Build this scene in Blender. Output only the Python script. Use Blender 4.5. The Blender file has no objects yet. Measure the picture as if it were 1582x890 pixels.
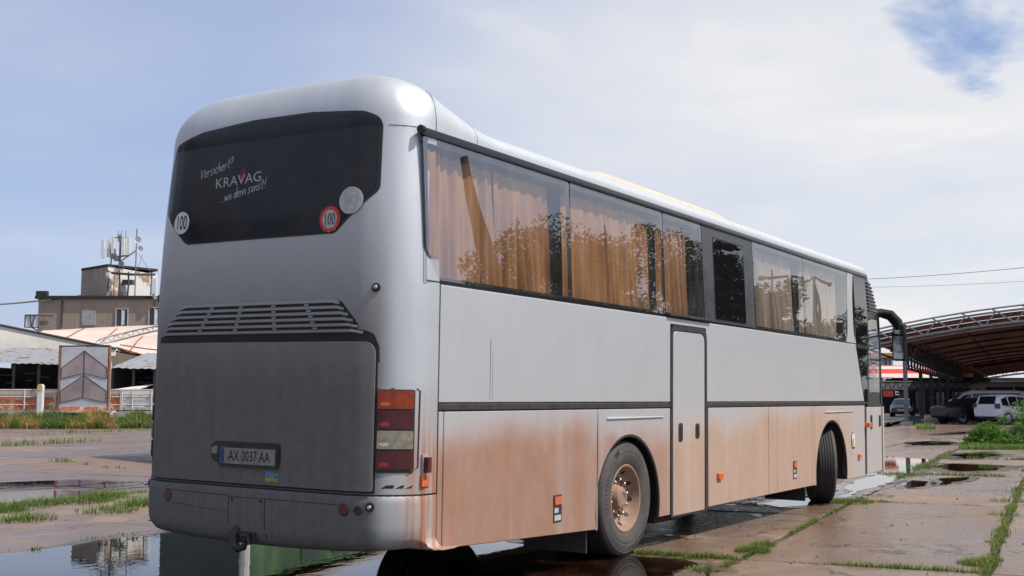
import bpy, bmesh, math, random
from mathutils import Vector, Matrix, Euler, noise as mnoise
R_ = math.radians
random.seed(7)
S = bpy.context.scene
COL = S.collection
# ------------------------------------------------------------------ camera, light, sky
YAW, PITCH = 0.5573, 0.0959
CAM = Vector((-5.897, -4.578, 1.358))
FPX = 1797.7
cd = bpy.data.cameras.new('camera'); cam = bpy.data.objects.new('camera', cd); COL.objects.link(cam)
cd.sensor_width = 36; cd.lens = 36 * FPX / 1582; cd.clip_end = 5000; cd.clip_start = 0.05
cam.location = CAM; cam.rotation_euler = (math.pi / 2 + PITCH, 0, YAW - math.pi / 2)
S.camera = cam
S.view_settings.view_transform = 'Standard'; S.view_settings.look = 'None'
S.view_settings.exposure = 0.0; S.view_settings.gamma = 1
SUN_EL, SUN_DIR = R_(54), Vector((0.25, -0.97, 0)).normalized()
w = bpy.data.worlds.new('World'); S.world = w; w.use_nodes = True
sun = bpy.data.lights.new('sun', 'SUN'); sun.energy = 4.8; sun.angle = R_(0.53); sun.color = (1, 0.95, 0.87)
so = bpy.data.objects.new('sun', sun); COL.objects.link(so)
sd = Vector((SUN_DIR.x * math.cos(SUN_EL), SUN_DIR.y * math.cos(SUN_EL), math.sin(SUN_EL)))
so.rotation_euler = sd.to_track_quat('Z', 'Y').to_euler(); so.location = (0, 0, 60)


class NT:
    """small helper to wire nodes"""
    def __init__(s, tree): s.t = tree; s.n = tree.nodes; s.l = tree.links; s.n.clear()
    def new(s, typ, **kw):
        nd = s.n.new(typ)
        for k, v in kw.items():
            if k.startswith('_'): setattr(nd, k[1:], v)
            else:
                key = int(k[1:]) if (k[0] == 'i' and k[1:].isdigit()) else k.replace('__', ' ')
                s.set(nd.inputs[key], v)
        return nd
    def set(s, inp, v):
        if isinstance(v, bpy.types.NodeSocket): s.l.new(v, inp)
        elif isinstance(v, (tuple, list)) and len(v) == 3 and inp.type == 'RGBA': inp.default_value = (*v, 1)
        else: inp.default_value = v
    def math(s, op, a, b=0.0, c=0.0, clamp=False):
        nd = s.n.new('ShaderNodeMath'); nd.operation = op; nd.use_clamp = clamp
        s.set(nd.inputs[0], a); s.set(nd.inputs[1], b); s.set(nd.inputs[2], c); return nd.outputs[0]
    def mix(s, f, a, b, blend='MIX'):
        nd = s.n.new('ShaderNodeMix'); nd.data_type = 'RGBA'; nd.blend_type = blend
        s.set(nd.inputs[0], f); s.set(nd.inputs[6], a); s.set(nd.inputs[7], b); return nd.outputs[2]
    def ramp(s, v, lo, hi, a=0.0, b=1.0, smooth=True):
        nd = s.n.new('ShaderNodeMapRange'); nd.interpolation_type = 'SMOOTHSTEP' if smooth else 'LINEAR'; nd.clamp = True
        s.set(nd.inputs[0], v); s.set(nd.inputs[1], lo); s.set(nd.inputs[2], hi); s.set(nd.inputs[3], a); s.set(nd.inputs[4], b)
        return nd.outputs[0]
    def noise(s, vec, scale, detail=3, rough=0.55, dist=0.0):
        nd = s.n.new('ShaderNodeTexNoise'); s.set(nd.inputs['Vector'], vec); nd.inputs['Scale'].default_value = scale
        nd.inputs['Detail'].default_value = detail; nd.inputs['Roughness'].default_value = rough
        nd.inputs['Distortion'].default_value = dist; return nd.outputs[0]
    def scaled(s, vec, sc, loc=(0, 0, 0)):
        nd = s.n.new('ShaderNodeMapping'); s.set(nd.inputs[0], vec); nd.inputs['Scale'].default_value = sc
        nd.inputs['Location'].default_value = loc; return nd.outputs[0]
    def coord(s, which='Object'):
        return s.n.new('ShaderNodeTexCoord').outputs[which]
    def sep(s, v):
        nd = s.n.new('ShaderNodeSeparateXYZ'); s.set(nd.inputs[0], v); return nd.outputs
    def bump(s, h, strength=0.3, dist=0.01):
        nd = s.n.new('ShaderNodeBump'); s.set(nd.inputs['Strength'], strength)
        nd.inputs['Distance'].default_value = dist; s.set(nd.inputs['Height'], h); return nd.outputs[0]


def cam_dir(px, py):
    """world direction seen at a pixel of the photograph"""
    v = Vector(((px - 791) / FPX, -(py - 445) / FPX, -1))
    return (cam.rotation_euler.to_matrix() @ v).normalized()


# sky: Nishita, with thin high cloud laid over it by direction
n = NT(w.node_tree)
sky = n.new('ShaderNodeTexSky', _sky_type='NISHITA', _sun_disc=False, _sun_elevation=SUN_EL,
            _sun_rotation=math.atan2(SUN_DIR.x, SUN_DIR.y), _altitude=100, _air_density=1.0, _dust_density=0.6, _ozone_density=2.0)
bg1 = n.new('ShaderNodeBackground', Color=n.mix(1.0, sky.outputs[0], (0.56, 0.86, 1.20), 'MULTIPLY'), Strength=0.115)
g = n.coord('Generated'); gx, gy, gz = n.sep(g)
zc = n.math('ADD', n.math('MAXIMUM', gz, 0.0), 0.13)
cmb = n.new('ShaderNodeCombineXYZ', X=n.math('DIVIDE', gx, zc), Y=n.math('DIVIDE', gy, zc), Z=0.0).outputs[0]
n1 = n.noise(cmb, 0.62, 6, 0.52, 0.5)
n2 = n.noise(n.scaled(cmb, (1, 1, 1), (4.3, 1.2, 0)), 1.7, 5, 0.55, 0.3)
n3 = n.noise(n.scaled(cmb, (1, 1, 1), (9.3, 2.2, 0)), 0.45, 4, 0.5, 0.0)
# whiter towards the sun's side, bluer to the left
def dirdot(px, py):
    d = cam_dir(px, py)
    nd = n.n.new('ShaderNodeVectorMath'); nd.operation = 'DOT_PRODUCT'; n.set(nd.inputs[0], g); nd.inputs[1].default_value = d
    return nd.outputs['Value']
side = n.ramp(dirdot(1700, 200), 0.80, 0.995)
base = n.math('ADD', n.math('MULTIPLY', side, 0.30), 0.52)
f = n.math('ADD', base, n.math('MULTIPLY', n.math('SUBTRACT', n1, 0.5), 1.5))
f = n.math('ADD', f, n.math('MULTIPLY', n.math('SUBTRACT', n2, 0.5), 0.55))
hole = n.ramp(n.math('ADD', dirdot(1548, 20), n.math('MULTIPLY', n.math('SUBTRACT', n2, 0.5), 0.02)), 0.9966, 0.9997)
f = n.math('SUBTRACT', f, n.math('MULTIPLY', hole, 0.95))
f = n.ramp(f, 0.05, 1.0, 0.5, 0.97, False)
f = n.math('MAXIMUM', f, n.ramp(gz, 0.30, 0.02, 0.0, 0.92))
ccol = n.mix(n.ramp(n.math('ADD', n3, n.math('MULTIPLY', side, 0.35)), 0.40, 0.85), (0.53, 0.59, 0.77), (0.86, 0.86, 0.875))
# the cloud veil is brighter towards the sun
sv = n.n.new('ShaderNodeVectorMath'); sv.operation = 'DOT_PRODUCT'; n.set(sv.inputs[0], g); sv.inputs[1].default_value = (SUN_DIR.x, SUN_DIR.y, 0.25)
glow = n.ramp(sv.outputs['Value'], 0.30, 0.98, 1.0, 1.2)
s2 = n.n.new('ShaderNodeVectorMath'); s2.operation = 'DOT_PRODUCT'; n.set(s2.inputs[0], g); s2.inputs[1].default_value = Vector((-0.55, -0.80, 0.25)).normalized()
glow = n.math('MAXIMUM', glow, n.ramp(s2.outputs['Value'], 0.55, 0.98, 1.0, 1.45))  # bright cloud bank added behind the viewer to lighten the coach's corner
ccol = n.mix(n.math('MULTIPLY', n.ramp(n.math('ADD', n1, n.math('MULTIPLY', n.math('SUBTRACT', n2, 0.5), 0.5)), 0.50, 0.70), n.math('ADD', n.math('MULTIPLY', side, 0.8), 0.15)), ccol, (0.95, 0.935, 0.915))
bg2 = n.new('ShaderNodeBackground', Color=ccol, Strength=glow)
f = n.math('MULTIPLY', f, n.math('SUBTRACT', 1.0, n.math('MULTIPLY', hole, 0.60)))
mx = n.new('ShaderNodeMixShader', i0=f, i1=bg1.outputs[0], i2=bg2.outputs[0])
n.new('ShaderNodeOutputWorld', Surface=mx.outputs[0])

# ------------------------------------------------------------------ materials
MATS = {}
def pmat(name, col, rough=0.5, metal=0.0, col2=None, nscale=6.0, bump=0.0, bscale=60.0, spec=0.5, coat=0.0, stretch=(1, 1, 1), emit=None, lo=0.35, hi=0.65):
    m = bpy.data.materials.new(name); m.use_nodes = True; n = NT(m.node_tree)
    b = n.new('ShaderNodeBsdfPrincipled', Roughness=rough, Metallic=metal)
    b.inputs['Specular IOR Level'].default_value = spec; b.inputs['Coat Weight'].default_value = coat
    v = n.coord()
    nz = n.noise(n.scaled(v, stretch), nscale, 5, 0.6)
    c = n.mix(n.ramp(nz, lo, hi), col, col2 if col2 else tuple(x * 0.86 for x in col))
    n.set(b.inputs['Base Color'], c)
    n.set(b.inputs['Roughness'], n.math('ADD', n.math('MULTIPLY', n.math('SUBTRACT', nz, 0.5), 0.25), rough, clamp=True))
    if bump: n.set(b.inputs['Normal'], n.bump(n.noise(v, bscale, 4, 0.6), bump, 0.01))
    if emit: b.inputs['Emission Color'].default_value = (*emit[:3], 1); b.inputs['Emission Strength'].default_value = emit[3]
    n.new('ShaderNodeOutputMaterial', Surface=b.outputs[0]); MATS[name] = m; return m

DUST = (0.31, 0.133, 0.062)
def silver_mat(name, rear=False):
    """metallic silver paint under road dust: film on the rear, brown spray low on the sides"""
    m = bpy.data.materials.new(name); m.use_nodes = True; n = NT(m.node_tree)
    v = n.coord(); x, y, z = n.sep(v)
    b = n.new('ShaderNodeBsdfPrincipled')
    big = n.noise(v, 1.1, 4, 0.55); fine = n.noise(v, 9, 6, 0.65); grain = n.noise(v, 160, 2)
    streak = n.noise(n.scaled(v, (24, 24, 0.6)), 1.0, 5, 0.65)
    wob = n.math('MULTIPLY', n.math('SUBTRACT', big, 0.5), 0.5)
    if not rear:
        # spray thickest between the rear corner and rear wheel and behind the front wheel
        h = n.math('ADD', z, wob)
        low = n.ramp(n.math('SUBTRACT', h, n.ramp(x, 4.8, 7.0, 0.0, 0.16)), 1.42, 0.85)
        pl1 = n.math('MULTIPLY', n.ramp(x, 3.1, 2.5), n.ramp(h, 1.42, 0.95))
        pl2 = n.math('MULTIPLY', n.ramp(x, 8.0, 8.8), n.math('MULTIPLY', n.ramp(x, 9.6, 9.1), n.ramp(h, 1.30, 1.0)))
        pl3 = n.math('MULTIPLY', n.ramp(x, 2.6, 3.0), n.math('MULTIPLY', n.ramp(x, 3.9, 3.2), n.ramp(h, 1.25, 1.0)))
        fwd = n.ramp(x, 11.0, 9.4)
        dirt = n.math('MULTIPLY', low, n.math('ADD', n.math('MULTIPLY', fwd, 0.46), 0.38))
        dirt = n.math('MAXIMUM', dirt, n.math('MULTIPLY', pl1, 0.90))
        dirt = n.math('MAXIMUM', dirt, n.math('MULTIPLY', pl2, 0.72)); dirt = n.math('MAXIMUM', dirt, n.math('MULTIPLY', pl3, 0.85))
        dirt = n.math('MULTIPLY', dirt, n.ramp(x, 0.3, 0.52, 0.55, 1))
        dirt = n.math('MULTIPLY', dirt, n.ramp(n.noise(n.scaled(v, (1.6, 1, 0.8)), 2.4, 5, 0.65), 0.3, 0.7, 1.0, 0.91), clamp=True)
        # runs and wiped bands down the flaps, flecks of mud thrown by the wheels
        runs = n.ramp(n.noise(n.scaled(v, (4, 4, 0.25)), 1.0, 4, 0.6), 0.50, 0.74)
        dirt = n.math('MULTIPLY', dirt, n.math('SUBTRACT', 1.0, n.math('MULTIPLY', runs, 0.20)))
        fleck = n.math('MULTIPLY', n.ramp(n.noise(v, 34, 3, 0.7), 0.63, 0.70), n.ramp(n.math('ADD', z, wob), 1.05, 0.45))
        film = n.ramp(z, 2.2, 1.2, 0.03, 0.13)
        film = n.math('MULTIPLY', film, n.ramp(streak, 0.25, 0.7, 0.9, 1.05))
        dirt = n.math('MAXIMUM', dirt, film)
    else:
        dirt = n.ramp(z, 2.9, 1.35, 0.10, 0.88)
        dirt = n.math('ADD', dirt, n.math('MULTIPLY', n.math('SUBTRACT', streak, 0.5), n.ramp(big, 0.35, 0.65, 0.05, 0.16)), clamp=True)
        dirt = n.math('MULTIPLY', dirt, n.ramp(y, 0.09, 0.25, 0.15, 1.0))
        sidew = n.math('MULTIPLY', n.ramp(y, 0.16, 0.0), n.ramp(n.math('ADD', z, wob), 1.5, 0.9))
        strk = n.math('MULTIPLY', sidew, n.ramp(n.noise(n.scaled(v, (26, 26, 0.7)), 1, 3), 0.35, 0.65, 0.45, 1.0))
    pc = n.mix(n.ramp(grain, 0.3, 0.7), (0.53, 0.55, 0.555), (0.59, 0.61, 0.615))
    dcol = n.mix(n.ramp(fine, 0.3, 0.7), DUST, (0.265, 0.12, 0.06))
    if rear: dcol = n.mix(n.ramp(fine, 0.3, 0.7), (0.078, 0.070, 0.062), (0.105, 0.094, 0.083))
    if not rear: dcol = n.mix(n.ramp(x, 3.9, 4.6), dcol, n.mix(n.ramp(fine, 0.3, 0.7), (0.41, 0.235, 0.135), (0.365, 0.21, 0.122)))
    c = n.mix(dirt, pc, dcol)
    if not rear: c = n.mix(n.math('MULTIPLY', fleck, 0.55), c, (0.17, 0.085, 0.05))
    if rear:
        c = n.mix(strk, c, DUST); dd = n.math('MAXIMUM', dirt, strk)
    else: dd = dirt
    n.set(b.inputs['Base Color'], c)
    n.set(b.inputs['Metallic'], n.math('MULTIPLY', n.math('SUBTRACT', 1.0, dd), 0.62))
    n.set(b.inputs['Roughness'], n.math('ADD', 0.50, n.math('MULTIPLY', dd, 0.28)))
    n.set(b.inputs['Specular IOR Level'], n.math('SUBTRACT', 0.45, n.math('MULTIPLY', dd, 0.33)))
    wave = n.noise(n.scaled(v, (1.0, 1, 0.35)), 2.6, 2, 0.4)
    n.set(b.inputs['Normal'], n.bump(n.math('ADD', n.math('MULTIPLY', wave, 1.0), n.math('MULTIPLY', grain, 0.004)), 0.45, 0.05))
    n.new('ShaderNodeOutputMaterial', Surface=b.outputs[0]); MATS[name] = m; return m

def glass_mat(name, tint=0.90, f0=0.195, rough=0.004):
    m = bpy.data.materials.new(name); m.use_nodes = True; n = NT(m.node_tree)
    v = n.coord(); dust = n.noise(n.scaled(v, (1, 1, 0.4)), 5, 5)
    nrm = n.bump(n.noise(v, 1.6, 1), 0.012, 0.1)
    lw = n.new('ShaderNodeLayerWeight', Blend=0.5); n.set(lw.inputs['Normal'], nrm)
    fac = n.math('ADD', f0, n.math('MULTIPLY', n.math('POWER', lw.outputs['Facing'], 5.0), 1 - f0))
    tr = n.new('ShaderNodeBsdfTransparent', Color=(tint, tint * 0.99, tint * 0.96))
    gl = n.new('ShaderNodeBsdfGlossy', Roughness=rough, Normal=nrm); gl.inputs['Color'].default_value = (1, 1, 1, 1)
    df = n.new('ShaderNodeBsdfDiffuse'); df.inputs['Color'].default_value = (0.45, 0.42, 0.40, 1)
    mx = n.new('ShaderNodeMixShader', i0=fac, i1=tr.outputs[0], i2=gl.outputs[0])
    m2 = n.new('ShaderNodeMixShader', i0=n.ramp(dust, 0.35, 0.8, 0.02, 0.10), i1=mx.outputs[0], i2=df.outputs[0])
    n.new('ShaderNodeOutputMaterial', Surface=m2.outputs[0]); MATS[name] = m; return m

def mirror_black(name, f0):
    m = bpy.data.materials.new(name); m.use_nodes = True; n = NT(m.node_tree)
    v = n.coord(); nrm = n.bump(n.noise(v, 1.3, 1), 0.012, 0.1)
    lw = n.new('ShaderNodeLayerWeight', Blend=0.5); n.set(lw.inputs['Normal'], nrm)
    fac = n.math('ADD', f0, n.math('MULTIPLY', n.math('POWER', lw.outputs['Facing'], 5.0), 1 - f0))
    df = n.new('ShaderNodeBsdfDiffuse'); df.inputs['Color'].default_value = (0.008, 0.008, 0.009, 1)
    gl = n.new('ShaderNodeBsdfGlossy', Roughness=0.006, Normal=nrm)
    mx = n.new('ShaderNodeMixShader', i0=fac, i1=df.outputs[0], i2=gl.outputs[0])
    n.new('ShaderNodeOutputMaterial', Surface=mx.outputs[0]); MATS[name] = m; return m
silver = silver_mat('silver_paint'); silver_rear = silver_mat('silver_paint_rear', True)
glass = glass_mat('window_glass'); clear_glass = glass_mat('clear_glass', 0.85, 0.12)
dark_glass = mirror_black('dark_glass', 0.13)
rear_glass = pmat('rear_glass', (0.010, 0.010, 0.014), 0.22, col2=(0.022, 0.020, 0.020), nscale=2.0, spec=0.35)
black_gloss = pmat('black_gloss', (0.012, 0.012, 0.013), 0.22, nscale=3)
black_matt = pmat('black_matt', (0.014, 0.014, 0.014), 0.75)
black_rubber = pmat('black_rubber', (0.02, 0.02, 0.02), 0.6, col2=(0.045, 0.036, 0.03), nscale=14)
void = pmat('interior_dark', (0.012, 0.011, 0.011), 0.9)
grime = pmat('underbody_grime', (0.03, 0.024, 0.02), 0.9)
tyre_m = pmat('tyre_rubber', (0.050, 0.046, 0.043), 0.8, col2=(0.085, 0.072, 0.062), nscale=5, bump=0.1)
tread_m = pmat('tread_rubber', (0.022, 0.021, 0.021), 0.7, col2=(0.035, 0.03, 0.028))
rim_m = pmat('dusty_rim', (0.33, 0.20, 0.135), 0.75, col2=(0.24, 0.145, 0.10), nscale=7, bump=0.1)
nut_m = pmat('steel_nut', (0.5, 0.48, 0.46), 0.35, 0.9, col2=(0.25, 0.17, 0.13), nscale=30)
chrome = pmat('chrome', (0.8, 0.8, 0.8), 0.15, 1.0)
curtain_m = pmat('curtain_cloth', (0.41, 0.200, 0.078), 0.9, col2=(0.27, 0.125, 0.044), nscale=3, stretch=(3, 3, 0.4), bump=0.2, bscale=200)
curtain2_m = pmat('curtain_cloth_pale', (0.34, 0.27, 0.21), 0.9, col2=(0.27, 0.21, 0.16), nscale=3, stretch=(3, 3, 0.4))
cream = pmat('cream_plastic', (0.56, 0.49, 0.38), 0.6, col2=(0.50, 0.43, 0.33))
white_st = pmat('sticker_white', (0.62, 0.62, 0.58), 0.5); grey_st = pmat('sticker_grey', (0.46, 0.46, 0.45), 0.5, col2=(0.38, 0.38, 0.38), nscale=20)
red_st = pmat('sticker_red', (0.55, 0.04, 0.03), 0.5); ink = pmat('ink_black', (0.01, 0.01, 0.01), 0.6)
red_dark = pmat('dark_red_print', (0.16, 0.012, 0.02), 0.5)
letter_m = pmat('window_lettering', (0.40, 0.40, 0.39), 0.6)
blue_st = pmat('flag_blue', (0.05, 0.22, 0.55), 0.6, col2=(0.12, 0.2, 0.3), nscale=60); yel_st = pmat('flag_yellow', (0.42, 0.36, 0.05), 0.6, col2=(0.2, 0.18, 0.08), nscale=60)
plate_m = pmat('plate_white', (0.25, 0.24, 0.22), 0.6, col2=(0.19, 0.18, 0.165), nscale=12); plate_blue = pmat('plate_blue', (0.03, 0.06, 0.2), 0.5)
orange_l = pmat('orange_lens', (0.75, 0.13, 0.01), 0.25, coat=0.6); red_l = pmat('red_reflector', (0.10, 0.012, 0.012), 0.3, coat=0.3)
orange_r = pmat('orange_reflector', (0.62, 0.13, 0.05), 0.5)
mirror_blk = pmat('mirror_black', (0.006, 0.006, 0.007), 0.6, spec=0.15)

def lens_mat(name, col):
    """ribbed coloured plastic of the lamp lenses and their painted glints"""
    m = bpy.data.materials.new(name); m.use_nodes = True; n = NT(m.node_tree)
    v = n.coord()
    b = n.new('ShaderNodeBsdfPrincipled', Roughness=0.16, Metallic=0.25); b.inputs['Coat Weight'].default_value = 0.7
    nz = n.noise(v, 22, 3)
    n.set(b.inputs['Base Color'], n.mix(n.ramp(nz, 0.3, 0.7), col, tuple(c * 0.65 for c in col)))
    wv = n.new('ShaderNodeTexWave', Scale=40.0); n.set(wv.inputs['Vector'], v); wv.inputs['Distortion'].default_value = 0.5
    n.set(b.inputs['Normal'], n.bump(wv.outputs['Fac'], 0.10, 0.004))
    n.new('ShaderNodeOutputMaterial', Surface=b.outputs[0]); return m
lens_orange, lens_red, lens_clear = lens_mat('tail_orange', (0.30, 0.036, 0.005)), lens_mat('tail_red', (0.075, 0.006, 0.008)), lens_mat('tail_clear', (0.30, 0.275, 0.20))

# ------------------------------------------------------------------ mesh helpers
class MB:
    def __init__(s): s.v = []; s.f = []; s.m = []; s.cur = 0
    def add(s, vs, fs, mi=None):
        o = len(s.v); s.v += [tuple(p) for p in vs]
        for f in fs: s.f.append([i + o for i in f]); s.m.append(s.cur if mi is None else mi)
    def box(s, lo, hi, mi=None):
        (a, b, c), (d, e, f) = lo, hi
        s.add([(a, b, c), (d, b, c), (d, e, c), (a, e, c), (a, b, f), (d, b, f), (d, e, f), (a, e, f)],
              [(0, 3, 2, 1), (4, 5, 6, 7), (0, 1, 5, 4), (1, 2, 6, 5), (2, 3, 7, 6), (3, 0, 4, 7)], mi)
    def quad(s, a, b, c, d, mi=None): s.add([a, b, c, d], [(0, 1, 2, 3)], mi)
    def tube(s, pts, r, seg=8, mi=None, caps=True):
        pts = [Vector(p) for p in pts]; k = len(pts); rs = r if isinstance(r, (list, tuple)) else [r] * k
        vs = []; prev = None
        for i, p in enumerate(pts):
            d = (pts[min(i + 1, k - 1)] - pts[max(i - 1, 0)]).normalized()
            if prev is None:
                a = d.orthogonal().normalized()
            else:
                a = (prev - d * prev.dot(d)).normalized()
            prev = a; b = d.cross(a)
            for j in range(seg):
                t = 2 * math.pi * j / seg; vs.append(p + (a * math.cos(t) + b * math.sin(t)) * rs[i])
        fs = [(i * seg + j, i * seg + (j + 1) % seg, (i + 1) * seg + (j + 1) % seg, (i + 1) * seg + j) for i in range(k - 1) for j in range(seg)]
        if caps: fs += [tuple(range(seg))[::-1], tuple((k - 1) * seg + j for j in range(seg))]
        s.add(vs, fs, mi)
    def lathe(s, prof, seg=48, axis='Y', mi=None, mis=None):
        vs = []; kk = len(prof)
        for j in range(seg):
            t = 2 * math.pi * j / seg
            for (r, h) in prof:
                c, q = r * math.cos(t), r * math.sin(t)
                vs.append((c, h, q) if axis == 'Y' else ((c, q, h) if axis == 'Z' else (h, c, q)))
        for j in range(seg):
            for i in range(kk - 1):
                a, b = j * kk + i, ((j + 1) % seg) * kk + i
                s.add([], [])
                s.f.append([len(s.v) + q for q in (a, b, b + 1, a + 1)]); s.m.append(mis[i] if mis else (s.cur if mi is None else mi))
        s.v += vs
    def prism(s, poly, axis, lo, hi, bev=0.0, mi=None):
        """polygon (2D) extruded along axis; lo face gets a small chamfer"""
        k = len(poly)
        def P(p, h): return {'x': (h, p[0], p[1]), 'y': (p[0], h, p[1]), 'z': (p[0], p[1], h)}[axis]
        area = sum(poly[i][0] * poly[(i + 1) % k][1] - poly[(i + 1) % k][0] * poly[i][1] for i in range(k))
        rings = []
        if bev:
            ins = inset(poly, bev if area > 0 else -bev); sg = 1 if hi > lo else -1
            rings = [[P(p, lo) for p in ins], [P(p, lo + sg * bev) for p in poly], [P(p, hi) for p in poly]]
        else: rings = [[P(p, lo) for p in poly], [P(p, hi) for p in poly]]
        vs = sum(rings, []); fs = [tuple(range(k)), tuple(range(len(vs) - k, len(vs)))[::-1]]
        for q in range(len(rings) - 1):
            for i in range(k):
                a = q * k + i; b = q * k + (i + 1) % k; fs.append((a, a + k, b + k, b))
        s.add(vs, fs, mi)
    def grid(s, pts, mi=None):
        r, c = len(pts), len(pts[0])
        s.add([p for row in pts for p in row], [(i * c + j, i * c + j + 1, (i + 1) * c + j + 1, (i + 1) * c + j) for i in range(r - 1) for j in range(c - 1)], mi)
    def build(s, name, mats, parent=None, smooth=None, loc=None, sub=0, recalc=True):
        me = bpy.data.meshes.new(name); me.from_pydata(s.v, [], s.f)
        mats = mats if isinstance(mats, (list, tuple)) else [mats]
        for m in mats: me.materials.append(m)
        if len(mats) > 1: me.polygons.foreach_set('material_index', s.m)
        if recalc:
            bm = bmesh.new(); bm.from_mesh(me); bmesh.ops.recalc_face_normals(bm, faces=bm.faces); bm.to_mesh(me); bm.free()
        if smooth is not None:
            me.polygons.foreach_set('use_smooth', [True] * len(me.polygons))
            if smooth: me.set_sharp_from_angle(angle=R_(smooth))
        me.update()
        o = bpy.data.objects.new(name, me); COL.objects.link(o)
        if parent: o.parent = parent
        if loc is not None: o.location = loc
        return o

def inset(poly, d):
    out = []; k = len(poly)
    for i in range(k):
        a, b, c = Vector(poly[i - 1]), Vector(poly[i]), Vector(poly[(i + 1) % k])
        e1, e2 = (b - a).normalized(), (c - b).normalized()
        n1, n2 = Vector((-e1.y, e1.x)), Vector((-e2.y, e2.x)); mm = n1 + n2
        if mm.length < 1e-4: out.append(tuple(b + n1 * d)); continue
        mm.normalize(); out.append(tuple(b + mm * (d / max(0.35, mm.dot(n1)))))
    return out

def rounded(poly, r, seg=5):
    """round the corners of a 2D polygon; r one radius or a list"""
    out = []; k = len(poly)
    for i in range(k):
        rr = r[i] if isinstance(r, (list, tuple)) else r
        a, b, c = Vector(poly[i - 1]), Vector(poly[i]), Vector(poly[(i + 1) % k])
        if rr <= 0: out.append(tuple(b)); continue
        d1, d2 = (a - b).normalized(), (c - b).normalized(); ang = d1.angle(d2)
        t = min(rr / math.tan(ang / 2), (a - b).length * 0.49, (c - b).length * 0.49)
        p, q = b + d1 * t, b + d2 * t
        for j in range(seg + 1):
            u = j / seg; out.append(tuple(p * (1 - u) ** 2 + b * 2 * u * (1 - u) + q * u * u))
    return out

def empty(name, loc=(0, 0, 0), rotz=0.0, parent=None):
    o = bpy.data.objects.new(name, None); COL.objects.link(o); o.location = loc; o.rotation_euler = (0, 0, rotz)
    o.empty_display_size = 0.2
    if parent: o.parent = parent
    return o
def tag(o, label, cat, group=None, kind=None):
    o['label'] = label; o['category'] = cat
    if group: o['group'] = group
    if kind: o['kind'] = kind
    return o
def struct(o): o['kind'] = 'structure'; return o
def copy_tree(o, parent=None):
    c = o.copy(); COL.objects.link(c)
    if parent: c.parent = parent
    for ch in list(o.children): copy_tree(ch, c)
    return c
def text_geo(s, size, shear=0.0, width=1.0):
    cu = bpy.data.curves.new('t', 'FONT'); cu.body = s; cu.size = size; cu.shear = shear
    cu.align_x = 'CENTER'; cu.align_y = 'CENTER'; cu.resolution_u = 3
    o = bpy.data.objects.new('t', cu); COL.objects.link(o)
    bpy.context.view_layer.update(); dg = bpy.context.evaluated_depsgraph_get()
    me = bpy.data.meshes.new_from_object(o.evaluated_get(dg))
    vs = [(v.co.x * width, v.co.y) for v in me.vertices]; fs = [tuple(p.vertices) for p in me.polygons]
    bpy.data.objects.remove(o); bpy.data.curves.remove(cu); bpy.data.meshes.remove(me)
    return vs, fs
def sm(a, b, x):
    t = max(0.0, min(1.0, (x - a) / (b - a))); return t * t * (3 - 2 * t)
def lerp_tab(tab, x):
    if x <= tab[0][0]: return tab[0][1]
    for (a, b), (c, d) in zip(tab, tab[1:]):
        if x <= c: return b + (d - b) * (x - a) / (c - a)
    return tab[-1][1]

F2 = Vector((math.cos(YAW), math.sin(YAW), 0)); R2 = Vector((math.sin(YAW), -math.cos(YAW), 0))
def X(px, d): return (px - 791) / FPX * d            # metres right of the view axis at depth d
def Z(py, d): return CAM.z + (618 - py) / FPX * d    # height at depth d
def at(px, d, z=0.0): p = CAM + F2 * d + R2 * X(px, d); return Vector((p.x, p.y, z))
def ground(px, py):
    d = cam_dir(px, py); return CAM + d * (-CAM.z / d.z)
FACE = YAW - math.pi / 2                               # rotation of a facade that faces the viewer
# ================================================================== THE COACH
# coach frame: x forward from the rear face, y to the left from the right side plane, z up
BO = Vector((6, 1.275, 0))
TILT = 0.0153
pv = Vector((3.403, 0.02, 0))
bus = empty('coach')
bus.rotation_euler = (TILT, 0, 0)
bus.location = Matrix.Rotation(TILT, 3, 'X') @ (BO - pv) + pv
tag(bus, 'dusty silver touring coach with curtained windows, seen from behind on the wet concrete', 'coach')
PO = -BO
def part(mb, name, mats, parent=None, smooth=None):
    return mb.build(name, mats, parent or bus, smooth, PO if parent is None else (0, 0, 0))

Z0, DR, NR = 3.18, 0.36, 4.0
HD = 0.585
TC = 0.025                                          # the body is 2.50 m wide: its middle lies this far right of the frame's middle
def Wd(z): return 1.25 - 0.05 * max(0.0, min(1.0, (z - 2.1) / 1.08))
def XR(z): return lerp_tab([(.34, .06), (.5, .015), (.75, .015), (2.0, .02), (2.6, .03), (3.18, .07), (4, .07)], z)
T0 = 0.80
def rear_plan(t, z):
    wd = Wd(z); a = min(1.0, abs(t - TC) / wd); u = max(0.0, (a * 1.25 - T0) / (1.25 - T0))
    return XR(z) + .02 * a * a + DR * (1 - math.sqrt(max(0.0, 1 - u * u)))
def Hr(x): return 0.245 + (HD - 0.245) * (1 - sm(0.18, 1.32, x))
PQ = 2.7
def rear_x(t, z):
    """x of the rear skin at lateral t (right positive) and height z, dome included"""
    if z <= Z0: return rear_plan(t, z)
    q = (1 - min(1, (z - Z0) / HD) ** PQ) ** (1 / PQ)
    t0 = TC + max(-Wd(Z0), min(Wd(Z0), (t - TC) / max(q, .01))); return 1.2 + q * (rear_plan(t0, Z0) - 1.2)
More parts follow.
